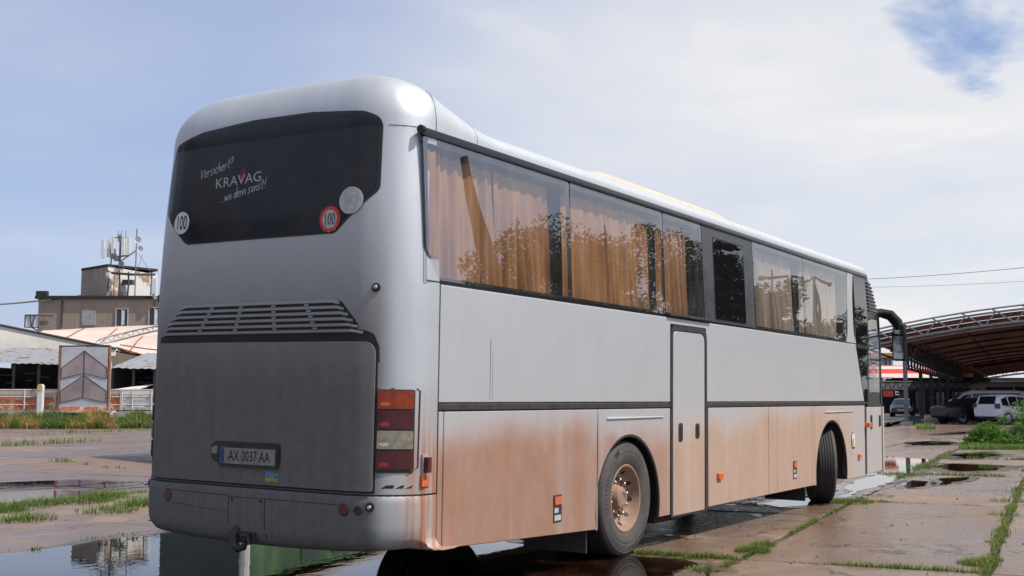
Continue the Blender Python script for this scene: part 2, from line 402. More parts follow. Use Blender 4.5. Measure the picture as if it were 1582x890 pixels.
def rp(t, z, off=0.0):
    """point on the rear skin moved outwards by off"""
    e = 0.002; lim = Wd(z) - 0.004
    tt = TC + max(-lim, min(lim, t - TC))
    x = rear_x(t, z); ft = (rear_x(tt + e, z) - rear_x(tt - e, z)) / (2 * e); fz = (rear_x(tt, z + e) - rear_x(tt, z - e)) / (2 * e)
    nn = Vector((-1, -ft, fz)).normalized()
    return Vector((x, 1.275 - t, z)) + nn * off

def bounds(poly, z):
    xs = []
    for i in range(len(poly)):
        (a, b), (c, d) = poly[i], poly[(i + 1) % len(poly)]
        if b != d and min(b, d) <= z <= max(b, d): xs.append(a + (c - a) * (z - b) / (d - b))
    return (min(xs), max(xs)) if xs else (poly[0][0], poly[0][0])
def rear_panel(mb, poly, off, base=None, rows=18, cols=22, mi=None):
    """panel bent over the rear skin: outline in (t, z)"""
    zs = [p[1] for p in poly]; lo, hi = min(zs), max(zs); e = (hi - lo) * 0.0005
    zl = sorted(set([round(lo + e + (hi - lo - 2 * e) * i / rows, 5) for i in range(rows + 1)] + [round(min(max(z, lo + e), hi - e), 5) for z in zs]))
    pts = []; bs = []
    for z in zl:
        a, b = bounds(poly, z); row = [a + (b - a) * j / cols for j in range(cols + 1)]
        pts.append([rp(t, z, off) for t in row]); bs.append([rp(t, z, base if base is not None else off) for t in row])
    mb.grid(pts, mi)
    if base is not None:
        ring = lambda P: P[0] + [r[-1] for r in P[1:-1]] + P[-1][::-1] + [r[0] for r in P[1:-1]][::-1]
        A, B = ring(pts), ring(bs); k = len(A)
        mb.add(A + B, [(i, (i + 1) % k, k + (i + 1) % k, k + i) for i in range(k)], mi)
def circ(t, z, r, k=28, ry=None): return [(t + r * math.cos(6.28318 * i / k), z + (ry or r) * math.sin(6.28318 * i / k)) for i in range(k)]
def rear_geo(mb, geo, t, z, off, rot=0.0, mi=None):
    vs, fs = geo; c, s = math.cos(rot), math.sin(rot)
    mb.add([rp(t + x * c - y * s, z + x * s + y * c, off) for x, y in vs], fs, mi)

# ---- shell: rear, left side, front corner; the roof closes it
def XF(z): return lerp_tab([(.3, 11.97), (1.2, 12.03), (2.42, 12.03), (2.75, 11.92), (3.0, 11.76), (3.18, 11.58)], z)
def DF(z): return lerp_tab([(2.42, .15), (3.18, .30)], z)
def loop(z, rs=22):
    """outline from the right rear seam round the back, the left side and the front to the right front corner"""
    wd = Wd(z); out = []
    out.append((0.475, wd + TC))
    for i in range(rs * 2 + 1):
        a = math.pi / 2 - math.pi * i / (rs * 2)
        tt = math.sin(a)
        out.append((rear_plan(tt * wd + TC, z), tt * wd + TC))
    for x in (1.2, 2.5, 4, 6, 8, 10, 11.0, 11.25): out.append((x, TC - wd))
    for i in range(17):
        a = -math.pi / 2 + math.pi * i / 16
        t = math.copysign(abs(math.sin(a)) ** (2 / 2.5), math.sin(a)) if abs(math.sin(a)) > 1e-9 else 0.0
        aa = abs(t); out.append((XF(z) - DF(z) * (1 - (1 - min(1, aa) ** 2.5) ** (1 / 2.5)) if aa < 1 else XF(z) - DF(z), t * wd + TC))
    return out
LV = [0.745, 0.9, 1.1, 1.285, 1.6, 1.9, 2.1, 2.3, 2.5, 2.7, 2.9, 3.0, 3.09, Z0]
mb = MB(); Ls = [loop(z) for z in LV]; K = len(Ls[0])
nrear = 46; nf0 = nrear + 8                       # index where the front curve starts
vs = [(x, 1.275 - t, z) for z, L in zip(LV, Ls) for x, t in L]; fs = []
for k in range(len(LV) - 1):
    for i in range(K - 1):
        if i >= nf0 + 1 and 1.2 < LV[k] < 2.6: continue          # windscreen opening
        if i >= nf0 + 12 and LV[k] < 1.2: continue
        if i < 14 and 2.25 < LV[k] < 3.05 and min(Ls[k][i][0], Ls[k][i + 1][0]) > .345: continue    # first window
        fs.append((k * K + i, k * K + i + 1, (k + 1) * K + i + 1, (k + 1) * K + i))
mb.add(vs, fs)
# roof rings
base = Ls[-1] + [(x, Wd(Z0) + TC) for x in (11.0, 10.5, 9.5, 8, 6.5, 5, 4, 3, 2.4, 2.0, 1.7, 1.5, 1.35, 1.2, 1.05, .9, .78, .66, .56)]
QS = [1.0, .9985, .994, .985, .972, .955, .93, .90, .86, .8, .7, .5, .25, 0.0]
rv = []
for q in QS:
    for x, t in base:
        ax = max(1.2, min(10.6, x)); px = ax + q * (x - ax); py = TC + (t - TC) * q
        rv.append((px, 1.275 - py, Z0 + Hr(px) * (1 - q ** PQ) ** (1 / PQ)))
KB = len(base); rf = [(a * KB + i, a * KB + (i + 1) % KB, (a + 1) * KB + (i + 1) % KB, (a + 1) * KB + i) for a in range(len(QS) - 1) for i in range(KB)]
mb.add(rv, rf)
body = part(mb, 'body_shell', silver_rear, smooth=40)
bm = bmesh.new(); bm.from_mesh(body.data); bmesh.ops.remove_doubles(bm, verts=bm.verts, dist=0.0005); bmesh.ops.recalc_face_normals(bm, faces=bm.faces); bm.to_mesh(body.data); bm.free()
body.data.set_sharp_from_angle(angle=R_(40))
# the roof seen from the side is the clean paint
body.data.materials.append(silver)
for p in body.data.polygons:
    c = p.center
    if c.z > 3.17 and c.x > 0.5 or c.x > 1.5: p.material_index = 1
# ---- roof seams
mb = MB()
for xs in (0.47, 0.98):
    pts = []
    for q in [1, .9985, .994, .98, .955, .93, .9, .86, .8]:
        px = 1.2 + q * (xs - 1.2) if xs < 1.2 else xs
        zz = Z0 + Hr(px) * (1 - q ** PQ) ** (1 / PQ); pts.append((px, 1.25 - Wd(Z0) * q - 0.001, zz + .001))
    mb.tube(pts, 0.0028 if xs < .6 else .0015, 5); part(mb, 'roof_seam', black_rubber); mb = MB()
mb.tube([rp(t, 3.19, 0.001) for t in (1.06, 1.1, 1.14, 1.18, 1.21)], 0.0022, 5)
part(mb, 'roof_seam', black_rubber)

# ---- bumper: a separate skirt below z 0.735
mb = MB(); BZ = [.352, .345, .36, .40, .46, .54, .62, .69, .722, .735]
BOFF = [-.16, -.09, -.038, -.006, .006, .012, .014, .013, .010, .004]
rows = []
for z, o in zip(BZ, BOFF):
    rows.append([])
    for x, t in loop(0.70)[:47] + [(0.475, -1.225)]:
        wdir = rp(t, .65, o) if abs(t - TC) < 1.245 else Vector((x, (1.275 - t) - math.copysign(o * (.5 if o > 0 else 1.0), t), 0))
        sg = 0.02 * max(0, (0.3 - abs(x))) if z < .4 else 0
        rows[-1].append((wdir.x, wdir.y, z + (0.045 * (abs(t) / 1.275) ** 2 if z < .42 else 0)))
mb.grid(rows)
mb.grid([[(p[0] + .3, 1.275 + (p[1] - 1.275) * .9, .38) for p in rows[0]], rows[0]])
bumper = part(mb, 'bumper', silver_rear, smooth=50)
# dark joint above the bumper
mb = MB(); mb.grid([[rp(t, z, 0.004) for t in [TC + 1.243 * math.sin(a * math.pi / 60) for a in range(-30, 31)]] for z in (.733, .7465)])
part(mb, 'bumper_joint', black_matt)
# joints drawn by gaps in the bumper cover
def bump_pt(t, z, off=0.0): return rp(t, .65, lerp_tab(list(zip(BZ[1:], BOFF[1:])), z) + off) + Vector((0, 0, z - .65))
def thin_line(mb, pts, wdt, fn):
    for (a, b) in zip(pts, pts[1:]):
        d = Vector((b[0] - a[0], b[1] - a[1])).normalized(); nn = Vector((-d.y, d.x)) * wdt / 2
        kk = max(1, int(math.hypot(b[0] - a[0], b[1] - a[1]) / .08))
        mb.grid([[fn(a[0] + (b[0] - a[0]) * j / kk + s * nn.x, a[1] + (b[1] - a[1]) * j / kk + s * nn.y) for j in range(kk + 1)] for s in (-1, 1)])
mb = MB(); fn = lambda t, z: bump_pt(t, z, .0015)
thin_line(mb, [(-.15, .672), (-.15, .50), (-.14, .40)], .005, fn); thin_line(mb, [(.19, .672), (.19, .48), (.205, .40)], .007, fn)
thin_line(mb, [(-.78, .688), (-.15, .678)], .004, fn); thin_line(mb, [(.19, .674), (.84, .672)], .004, fn)
thin_line(mb, [(-.76, .60), (-.15, .562)], .0025, fn); thin_line(mb, [(-.15, .672), (.19, .672)], .004, fn)
part(mb, 'bumper_seam', ink, bumper)
mb = MB()
for t in (-.115, .155):
    mb = MB(); p = bump_pt(t, .655, .003); mb.tube([p, p + Vector((-.004, 0, 0))], .009, 10); part(mb, 'screw', ink, bumper)
for t, r, m_, nm in ((-.765, .038, red_l, 'rear_reflector'), (.875, .04, red_l, 'rear_reflector'), (.975, .03, black_rubber, 'sensor_cap')):
    mb = MB(); ring = [bump_pt(a, b, .004) for a, b in circ(t, .645, r)]
    ring2 = [bump_pt(a, b, .008) for a, b in circ(t, .645, r * .86)]; k = len(ring)
    mb.add(ring + ring2, [(i, (i + 1) % k, k + (i + 1) % k, k + i) for i in range(k)], 1); mb.add(ring2, [tuple(range(k))], 0)
    part(mb, nm, [m_, black_matt], bumper)
# tow hook
mb = MB(); hp = bump_pt(-.02, .39, 0)
mb.tube([hp + Vector((.2, .05, .07)), hp + Vector((-.02, .05, .06)), hp + Vector((-.05, .05, .02)), hp + Vector((-.05, .04, -.04)), hp + Vector((-.05, 0.0, -.065)), hp + Vector((-.05, -.05, -.05)), hp + Vector((-.05, -.065, -.01))], [.03, .03, .032, .03, .028, .024, .018], 10)
mb.tube([hp + Vector((-.05, -.03, .03)), hp + Vector((-.05, -.09, .03)), hp + Vector((-.05, -.1, -.03))], .013, 8)
mb.box(hp + Vector((-.035, -.13, -.01)), hp + Vector((.2, .1, .05)))
part(mb, 'tow_hook', black_rubber, smooth=50)

# ---- rear window with its border and lettering
win = rounded([(-.99, 2.72), (-.985, 3.03), (-.93, 3.225), (-.62, 3.30), (-.1, 3.335), (.45, 3.33), (.90, 3.29), (1.025, 3.24), (1.04, 2.745), (.72, 2.462), (-.70, 2.462)],
              [.07, .1, .12, .4, .5, .4, .2, .12, .08, .09, .09], 6)
mb = MB(); rear_panel(mb, win, .004, -.01, 30, 30)
win_b = part(mb, 'rear_window', black_gloss, smooth=40)
cx_, cz_ = .02, 2.88
mb = MB(); rear_panel(mb, [(cx_ + (t - cx_) * .972, cz_ + (z - cz_) * .955) for t, z in win], .0065, None, 30, 30)
part(mb, 'pane', rear_glass, win_b, smooth=40)
# wiper-free glass carries three round speed stickers and an advert
def disc_sticker(t, z, r, cols, txt, tsize, tcol, shear=0.0):
    mb = MB(); rear_panel(mb, circ(t, z, r), .009, .0068, 12, 12, 0)
    if len(cols) > 1: rear_panel(mb, circ(t, z, r * .72), .0102, None, 12, 12, 1)
    mats = list(cols)
    mats.append(tcol); g_ = text_geo(txt, tsize, shear, .80)
    rear_geo(mb, ([(a, b * 1.35) for a, b in g_[0]], g_[1]), t, z - .004, .0113, 0, len(mats) - 1)
    return part(mb, 'speed_sticker', mats, win_b)
s_ = disc_sticker(-.755, 2.627, .087, [ink, white_st], '100', .098, ink)
for q_ in (0,):
    mb = MB(); rear_panel(mb, circ(-.755, 2.627, .083), .0098, None, 12, 12); part(mb, 'face', white_st, s_)
    mb = MB(); g_ = text_geo('100', .105, 0, .72); rear_geo(mb, ([(a, b * 1.45) for a, b in g_[0]], g_[1]), -.755, 2.622, .0116); part(mb, 'numerals', ink, s_)
s_['label'] = 'white disc with 100 in black'
s_ = disc_sticker(.678, 2.560, .088, [red_st, grey_st], '100', .085, ink); s_['label'] = 'worn red ringed disc with 100'
mb = MB()
for i in range(14):
    tt, zz = .678 + random.uniform(-.05, .05), 2.560 + random.uniform(-.06, .03)
    thin_line(mb, [(tt, zz), (tt + random.uniform(-.012, .012), zz - random.uniform(.015, .04))], random.uniform(.002, .005), lambda a, b: rp(a, b, .0118))
part(mb, 'scratches', grey_st, s_)
s_ = disc_sticker(.845, 2.677, .092, [white_st, grey_st], '80', .1, white_st); s_['label'] = 'faded pale grey disc'
mb = MB(); rear_panel(mb, circ(.845, 2.677, .085), .0105, None, 12, 12); part(mb, 'face', grey_st, s_)
mb = MB(); g_ = text_geo('80', .1); rear_geo(mb, g_, .845, 2.674, .0116); part(mb, 'numerals', pmat('faded_print', (.40, .40, .40), .5), s_)
# KRAVAG
mb = MB(); g_ = text_geo('KRAVAG', .105, 0, 1.12); rear_geo(mb, g_, -.205, 2.90, .0075, .045); part(mb, 'window_print', letter_m, win_b)
mb = MB(); mb.add([rp(t, z, .0072) for t, z in ((-.165, 3.005), (-.128, 2.945), (-.165, 2.87), (-.202, 2.945))], [(0, 1, 2, 3)]); part(mb, 'diamond_print', red_dark, win_b)
# hand-lettered lines, each letter a pen stroke
GL = {'V': [[(0, .9), (.1, 1), (.18, .2), (.25, 0), (.5, .75), (.62, .95), (.68, .8)]], 'v': [[(0, .6), (.2, 0), (.45, .65)]],
      'e': [[(0, .3), (.38, .42), (.3, .62), (.1, .55), (.02, .2), (.18, 0), (.42, .12)]], 'r': [[(.05, .6), (.08, 0), (.1, .4), (.25, .62), (.4, .55)]],
      's': [[(.4, .58), (.15, .62), (.08, .42), (.32, .22), (.22, 0), (0, .06)]], 'i': [[(.1, .6), (.12, 0)], [(.12, .84), (.14, .9)]],
      'c': [[(.38, .55), (.15, .6), (.03, .25), (.18, 0), (.4, .1)]], 'h': [[(.05, 1.1), (.05, 0), (.15, .5), (.32, .55), (.36, 0)]],
      't': [[(.2, 1.05), (.15, .1), (.3, 0)], [(0, .68), (.4, .74)]], '?': [[(.02, .9), (.15, 1.1), (.34, 1), (.32, .75), (.15, .55), (.14, .32)], [(.13, .05), (.14, 0)]],
      '.': [[(.08, .06), (.12, 0)]], 'w': [[(0, .6), (.12, 0), (.3, .5), (.42, 0), (.62, .65)]], 'o': [[(.2, .6), (.03, .3), (.2, 0), (.38, .3), (.2, .6)]],
      'd': [[(.36, .5), (.15, .6), (.03, .25), (.15, 0), (.34, .2), (.42, 1.15), (.4, 0)]], 'n': [[(.05, .6), (.06, 0), (.1, .4), (.26, .6), (.36, .45), (.37, 0)]],
      '!': [[(.2, 1.1), (.1, .35)], [(.06, .06), (.08, 0)]], ' ': []}
def hand(mb, txt, t, z, h, rot, wd=.0065):
    x = 0.0; c, s = math.cos(rot), math.sin(rot)
    for ch in txt:
        for st in GL[ch]:
            P = [(x + .25 * b * h + a * h * .95, b * h) for a, b in st]
            thin_line(mb, [(t + a * c - b * s, z + a * s + b * c) for a, b in P], wd, lambda a, b: rp(a, b, .0085))
        x += h * {'w': .66, 'V': .66, '.': .24, ' ': .22, 'i': .26, '!': .34}.get(ch, .46)
mb = MB(); hand(mb, 'Versichert?', -.60, 2.938, .068, .21); part(mb, 'handwritten_print', letter_m, win_b); mb = MB(); hand(mb, '...wo denn sonst!', -.375, 2.745, .068, .175)
part(mb, 'handwritten_print', letter_m, win_b)

# ---- louvres
mb = MB()
lo_z, hi_z = 1.815, 2.0
rear_panel(mb, rounded([(-.93, 1.80), (-.69, 2.005), (.80, 2.005), (.985, 1.80)], [.05, .05, .05, .05], 4), .003, None, 10, 26, 0)
rear_panel(mb, rounded([(-.965, 1.745), (-.955, 1.80), (-.91, 1.812), (.97, 1.812), (1.04, 1.79), (1.075, 1.70), (1.078, 1.60), (1.0, 1.60), (1.0, 1.70), (-.96, 1.70)], [0, .02, .05, .05, .05, .05, 0, 0, 0, 0], 4), .0032, None, 16, 30, 0)
louvre = part(mb, 'engine_grille', black_matt, smooth=40)
for k in range(6):
    z1 = 2.013 - k * .0395; f_ = k / 5; ta, tb = -.715 - .235 * f_, .785 + .185 * f_
    mb = MB(); N = 24; prof = [(.0035, .002), (.009, -.004), (.0135, -.012), (.0125, -.0185), (.0035, -.0205)]
    P = []
    for (o, dz) in prof:
        P.append([rp(ta + (tb - ta) * j / N, z1 + dz - (0.012 if j in (0, N) else 0), max(.002, o * (.35 if j in (0, N) else 1))) for j in range(N + 1)])
    mb.grid(P); part(mb, 'slat', silver_rear, louvre, smooth=60)
mb = MB()
for k in range(5):
    z1 = 2.013 - k * .0395
    for u in (.2, .395, .6, .8):
        f_ = k / 5; t = -.69 - .22 * f_ + (1.49 + .40 * f_) * u
        mb = MB(); mb.add([rp(t - .02, z1 - .022, .008), rp(t + .02, z1 - .022, .008), rp(t + .02, z1 - .037, .010), rp(t - .02, z1 - .037, .010)], [(0, 1, 2, 3)]); part(mb, 'grille_rib', silver_rear, louvre)
# ---- engine flap
flap = rounded([(-.955, .765), (-.955, 1.742), (1.055, 1.735), (1.055, .765)], [.01, .04, .09, .01], 6)
mb = MB(); rear_panel(mb, [(t + (.013 if t > 0 else -.012), z + (.012 if z > 1.5 else -.012)) for t, z in flap], .003, None, 20, 30)
part(mb, 'flap_joint', black_matt, smooth=40)
mb = MB(); rear_panel(mb, flap, .016, .0, 24, 30)
eflap = part(mb, 'engine_flap', silver_rear, smooth=35)
# number plate in its recess
mb = MB(); rear_panel(mb, rounded([(-.335, .925), (-.335, 1.05), (.325, 1.05), (.325, .89), (-.25, .89)], [.05, .06, .03, .04, .05], 5), .0172, None, 10, 14)
rec = part(mb, 'plate_recess', black_rubber, eflap)
mb = MB(); PB = rp(0, .95, .03)
def PP(t, z, o): return Vector((PB.x - o + .012, 1.275 - t, z))
pl = lambda a, b, c, d, o: [PP(t, z, o) for t, z in rounded([(a, b), (a, d), (c, d), (c, b)], .015, 3)]
fr = pl(-.245, .882, .31, 1.025, .018); fr2 = pl(-.245, .882, .31, 1.025, -.002); k = len(fr)
mb.add(fr + fr2, [tuple(range(k))] + [(i, (i + 1) % k, k + (i + 1) % k, k + i) for i in range(k)], 0)
a_ = pl(-.228, .899, .293, 1.008, .0195); mb.add(a_, [tuple(range(len(a_)))], 1)
a_ = pl(-.226, .902, -.183, 1.005, .0205); mb.add(a_, [tuple(range(len(a_)))], 2)
plate = part(mb, 'number_plate', [black_rubber, plate_m, plate_blue])
mb = MB(); vs, fs = text_geo('AX 0037 AA', .092, 0, .80); mb.add([PP(x + .052, .951 + y * 1.12, .0212) for x, y in vs], fs); part(mb, 'plate_characters', ink, plate)
mb = MB(); mb.add([PP(t, z, .0035) for t, z in ((-.325, .96), (-.325, 1.0), (-.29, 1.015), (-.265, 1.015), (-.27, .96))], [(0, 1, 2, 3, 4)]); part(mb, 'plate_lamp', plate_m, rec)
# flag sticker with a ragged outline
mb = MB(); random.seed(3)
for mi_, (za, zb) in enumerate(((.825, .862), (.79, .825))):
    ts = [.19 + .115 * j / 9 for j in range(10)]
    mb.grid([[rp(t, za + random.uniform(-.002, .004), .0175) for t in ts], [rp(t + random.uniform(-.004, .004), zb + random.uniform(-.008, .010) - .012 * (t - .19) / .1, .0175) for t in ts]], mi_)
part(mb, 'flag_sticker', [yel_st, blue_st])
bpy.data.objects['flag_sticker'].data.materials[0], bpy.data.objects['flag_sticker'].data.materials[1] = blue_st, yel_st

# ---- tail lamps
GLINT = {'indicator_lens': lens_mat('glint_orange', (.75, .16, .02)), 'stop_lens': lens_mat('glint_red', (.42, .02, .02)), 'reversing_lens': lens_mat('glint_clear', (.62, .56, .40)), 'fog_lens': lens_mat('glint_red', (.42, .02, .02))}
def tail_lamp(sg):
    def pol(a, b, c, d, r): return rounded([(a, b), (a, d), (c, d), (c, b)], r, 3)
    def T(p): return [(sg * t, z) for t, z in p][::sg]
    mb = MB(); rear_panel(mb, T(pol(1.068, .885, 1.244, 1.425, .012)), .004, -.02, 14, 10)
    root = part(mb, 'tail_lamp', black_rubber, smooth=40)
    zz = 1.418; 
    for nm, m_ in (('indicator_lens', lens_orange), ('stop_lens', lens_red), ('reversing_lens', lens_clear), ('fog_lens', lens_red)):
        mb = MB(); rear_panel(mb, T(pol(1.074, zz - .119, 1.238, zz, .010)), .013, .002, 6, 10); ln = part(mb, nm, m_, root, smooth=40)
        mb = MB(); rear_panel(mb, [(sg * a, b) for a, b in circ(1.113, zz - .088, .026, 20, .013)][::sg], .0142, None, 6, 8); part(mb, 'painted_glint', GLINT[nm], ln); zz -= .130  # sun glint painted as a brighter ellipse low on each lens
    return root
tail_lamp(1); tail_lamp(-1)
mb = MB()
for a, b in ((1.10, 1.165), (1.172, 1.208), (1.214, 1.238)):
    mb.add([rp(a, .785, .002), rp(b, .787, .002), rp(b + .004, .808, .002), rp(a + .03, .806, .002)], [(0, 1, 2, 3)])
part(mb, 'lamp_base_vent', black_matt)
mb = MB(); thin_line(mb, [(1.062, .75), (1.062, 1.43), (1.25, 1.43), (1.255, 1.42)], .005, lambda t, z: rp(t, z, .0015)); thin_line(mb, [(1.066, .868), (1.22, .868), (1.256, .92), (1.258, 1.42)], .004, lambda t, z: rp(t, z, .0015))
part(mb, 'lamp_joint', black_matt)
mb = MB(); q_ = Vector((.345, .004, .0)); mb.box(q_ + Vector((-.02, -.045, .885)), q_ + Vector((.02, .01, .985)))
mb.box(q_ + Vector((-.03, -.01, .84)), q_ + Vector((.03, .01, 1.0)), 1)
part(mb, 'side_marker_lamp', [red_l, silver])
mb = MB(); mb.box(q_ + Vector((-.035, -.012, .795)), q_ + Vector((.045, .008, .865))); part(mb, 'side_reflector', orange_r)
# chromed pull pegs
for (t, z) in ((1.045, 2.09), (-1.13, 2.09), (1.045, .668), (-1.13, .70)):
    mb = MB(); p = rp(t, z, .002) if z > .75 else bump_pt(t, z, .002); nn = (rp(t, z, .1) - rp(t, z, 0)).normalized()
    mb.tube([p - nn * .004, p + nn * .004], .03, 18, 1)
    mb.tube([p, p + nn * .03, p + nn * .040], [.010, .016, .009], 10, 0)
    part(mb, 'pull_peg', [chrome, black_matt], smooth=40)

# ---- right flank panels
def side_panel(name, poly, m_=None, y=0.0, dep=.03, bev=.005, parent=None):
    mb = MB(); mb.prism(poly, 'y', y, y + dep, bev); return part(mb, name, m_ or silver, parent)
def SY(z): return 0.05 * max(0.0, min(1.0, (z - 2.1) / 1.08))
def sp(x, z, off=0.0): return Vector((x, SY(z) - off, z))
for a, b in ((.5, 2.72), (4.05, 8.6), (10.1, 11.85)):
    mb = MB(); mb.box((a, 2.46, .30), (b, 2.498, .75)); part(mb, 'left_skirt', silver)
core = MB(); core.box((.48, .034, 1.06), (11.0, .06, 2.14)); core.box((.5, .034, .42), (2.72, .06, 1.3)); core.box((4.02, .034, .34), (8.64, .06, 1.3)); core.box((10.02, .034, .34), (11.9, .06, 1.262))
core.box((.6, .12, .45), (2.6, 2.42, .8)); core.box((4.1, .1, .36), (8.5, 2.42, .9)); core.box((10.1, .1, .4), (11.6, 2.42, .9)); core.box((.8, .4, .8), (11.6, 2.4, 1.2))
part(core, 'chassis', grime)
for (a, b) in ((.485, 4.235), (5.115, 10.925)):
    side_panel('side_panel', [(a, 1.34), (b, 1.34), (b if b < 10 else 10.52, 2.135), (a, 2.135)] if b > 10 else [(a, 1.34), (b, 1.34), (b, 2.135), (a, 2.135)])
    mb = MB(); mb.prism([(a, 1.286), (b, 1.286), (b, 1.334), (a, 1.334)], 'y', -.006, .03, .006); part(mb, 'rubbing_strip', black_rubber)
side_panel('side_panel', [(4.24, 2.075), (5.11, 2.075), (5.11, 2.135), (4.24, 2.135)])
def sk(x): return lerp_tab([(.47, .372), (2.75, .290), (12, .300)], x)
def low_panel(name, a, b, m_=None, dep=.03): return side_panel(name, [(a, sk(a)), (b, sk(b)), (b, 1.28), (a, 1.28)], m_, 0, dep)
low_panel('corner_strip', .487, .548)
lf = low_panel('luggage_flap', .558, 2.768)
lf2 = low_panel('luggage_flap', 5.165, 6.925); low_panel('luggage_flap', 6.94, 7.215); lf3 = low_panel('luggage_flap', 7.225, 8.505); low_panel('corner_strip', 8.515, 8.62)
def arch_panel(a, b, cx, cz, r, name='wheel_arch_panel'):
    z0 = .29; hw = math.sqrt(r * r - (cz - z0) ** 2); A0 = math.asin((cz - z0) / r)
    pts = [(a, z0), (cx - hw, z0)]; N = 28
    for i in range(1, N): 
        t = math.pi + A0 - (math.pi + 2 * A0) * i / N; pts.append((cx + r * math.cos(t), cz + r * math.sin(t)))
    pts += [(cx + hw, z0), (b, z0), (b, 1.28), (a, 1.28)]
    p_ = side_panel(name, pts)
    mb = MB(); N = 36; rows = []
    for i in range(N + 1):
        t = math.pi + A0 - (math.pi + 2 * A0) * i / N; c, s = math.cos(t), math.sin(t)
        rows.append([(cx + (r + o) * c, yy, cz + (r + o) * s) for yy, o in ((.031, .001), (.004, -.002), (.002, -.016), (.02, -.022), (.04, .03), (.75, .03))])
    mb.grid(rows); part(mb, 'arch_lip', black_matt, p_, smooth=50)
    return p_
ap1 = arch_panel(2.778, 4.232, 3.375, .42, .635)
ap2 = arch_panel(8.63, 10.93, 9.36, .40, .695)
for (a, b) in ((2.93, 4.08), (9.05, 10.35)):
    mb = MB(); mb.prism(rounded([(a, 1.19), (b, 1.198), (b, 1.206), (a, 1.212)], .004, 2), 'y', -.012, .0, .006); part(mb, 'arch_moulding', silver)
# black gaps at front
mb = MB(); mb.box((10.935, .012, .3), (11.03, .03, 1.28)); part(mb, 'door_gap', black_matt)
mb = MB(); mb.box((11.86, .012, .3), (11.9, .03, 1.28)); part(mb, 'door_gap', black_matt)
mb = MB()
thin_line(mb, [(1.115, 1.36), (1.118, 1.80)], .0035, lambda x, z: Vector((x, -.0012, z))); part(mb, 'panel_seam', black_rubber)
mb = MB(); thin_line(mb, [(1.150, 1.36), (1.146, 1.70)], .002, lambda x, z: Vector((x, -.0012, z))); part(mb, 'panel_seam', black_rubber)
# ---- middle door
mb = MB(); outer = rounded([(4.24, .26), (4.24, 2.07), (5.112, 2.07), (5.112, .26)], [.01, .13, .13, .01], 6)
mb.prism(outer, 'y', .004, .03); part(mb, 'door_frame', black_rubber)
mb = MB()
def arcband(mb, o, i, y0, y1):
    k = len(o); vs = [(p[0], y0, p[1]) for p in o] + [(p[0], y0, p[1]) for p in i] + [(p[0], y1, p[1]) for p in o] + [(p[0], y1, p[1]) for p in i]
    mb.add(vs, [(a, (a + 1) % k, k + (a + 1) % k, k + a) for a in range(k)] + [(a, (a + 1) % k, 2 * k + (a + 1) % k, 2 * k + a) for a in range(k)] + [(k + a, k + (a + 1) % k, 3 * k + (a + 1) % k, 3 * k + a) for a in range(k)])
i_ = rounded([(4.283, .262), (4.283, 2.022), (5.066, 2.022), (5.066, .262)], [.01, .1, .1, .01], 6)
arcband(mb, outer, i_, -.008, .01); part(mb, 'door_seal', black_rubber)
door = side_panel('side_door', rounded([(4.289, .272), (4.289, 2.016), (5.060, 2.016), (5.060, .272)], [.005, .095, .095, .005], 6), None, -.003, .03, .006)
def handle(x, z, par, w_=.055, h_=.105):
    mb = MB(); mb.prism(rounded([(x - w_, z - h_), (x - w_, z + h_), (x + w_, z + h_), (x + w_, z - h_)], .03, 4), 'y', -.009, .0, .005)
    mb.prism(rounded([(x - w_ * .62, z - h_ * .8), (x - w_ * .62, z + h_ * .8), (x + w_ * .62, z + h_ * .8), (x + w_ * .62, z - h_ * .8)], .02, 4), 'y', -.0105, -.008, .0, 1)
    mb.box((x - w_ * .5, -.016, z - h_ * .2), (x + w_ * .1, -.009, z + h_ * .55), 0)
    part(mb, 'handle', [black_rubber, ink], par)
handle(4.464, 1.05, door, .05, .09); handle(4.872, 1.055, door, .05, .075)
mb = MB(); mb.prism([(4.16, 2.150), (5.20, 2.150), (5.20, 2.172), (4.16, 2.172)], 'y', -.035, .02, .004); part(mb, 'rain_gutter', black_rubber)
# ---- reflectors and small plates on the flaps
for x, z in ((2.104, .515), (7.836, .525)):
    mb = MB(); mb.box((x - .065, -.004, z - .105), (x + .065, .002, z + .105), 0); mb.box((x - .05, -.012, z + .03), (x + .05, -.002, z + .092), 1)
    mb.box((x - .05, -.006, z - .092), (x + .05, -.003, z - .05), 2); mb.box((x - .05, -.006, z - .032), (x + .012, -.003, z + .005), 2)
    part(mb, 'lock_plate', [black_rubber, orange_r, grey_st])
for x, z in ((5.44, .582), (10.61, .575), (10.99, 1.0)):
    mb = MB(); mb.prism(rounded([(x - .06, z - .03), (x - .06, z + .035), (x + .06, z + .035), (x + .06, z - .03)], .01, 3), 'y', -.03 if x < 10.9 else -.07, .012, .006); part(mb, 'side_marker', orange_l)
mb = MB(); mb.prism(circ(10.328, .80, .10, 28, .12), 'y', -.003, .001, 0, 0); mb.prism(circ(10.30, .77, .05, 18, .06), 'y', -.0045, -.003, 0, 1); mb.prism(circ(10.34, .81, .088, 28, .10), 'y', -.004, -.003, 0, 2)
part(mb, 'round_sticker', [ink, yel_st, white_st])
mb = MB(); mb.prism(rounded([(10.29, .60), (10.29, .68), (10.34, .68), (10.34, .60)], .015, 3), 'y', -.003, .001); part(mb, 'small_sticker', grey_st)
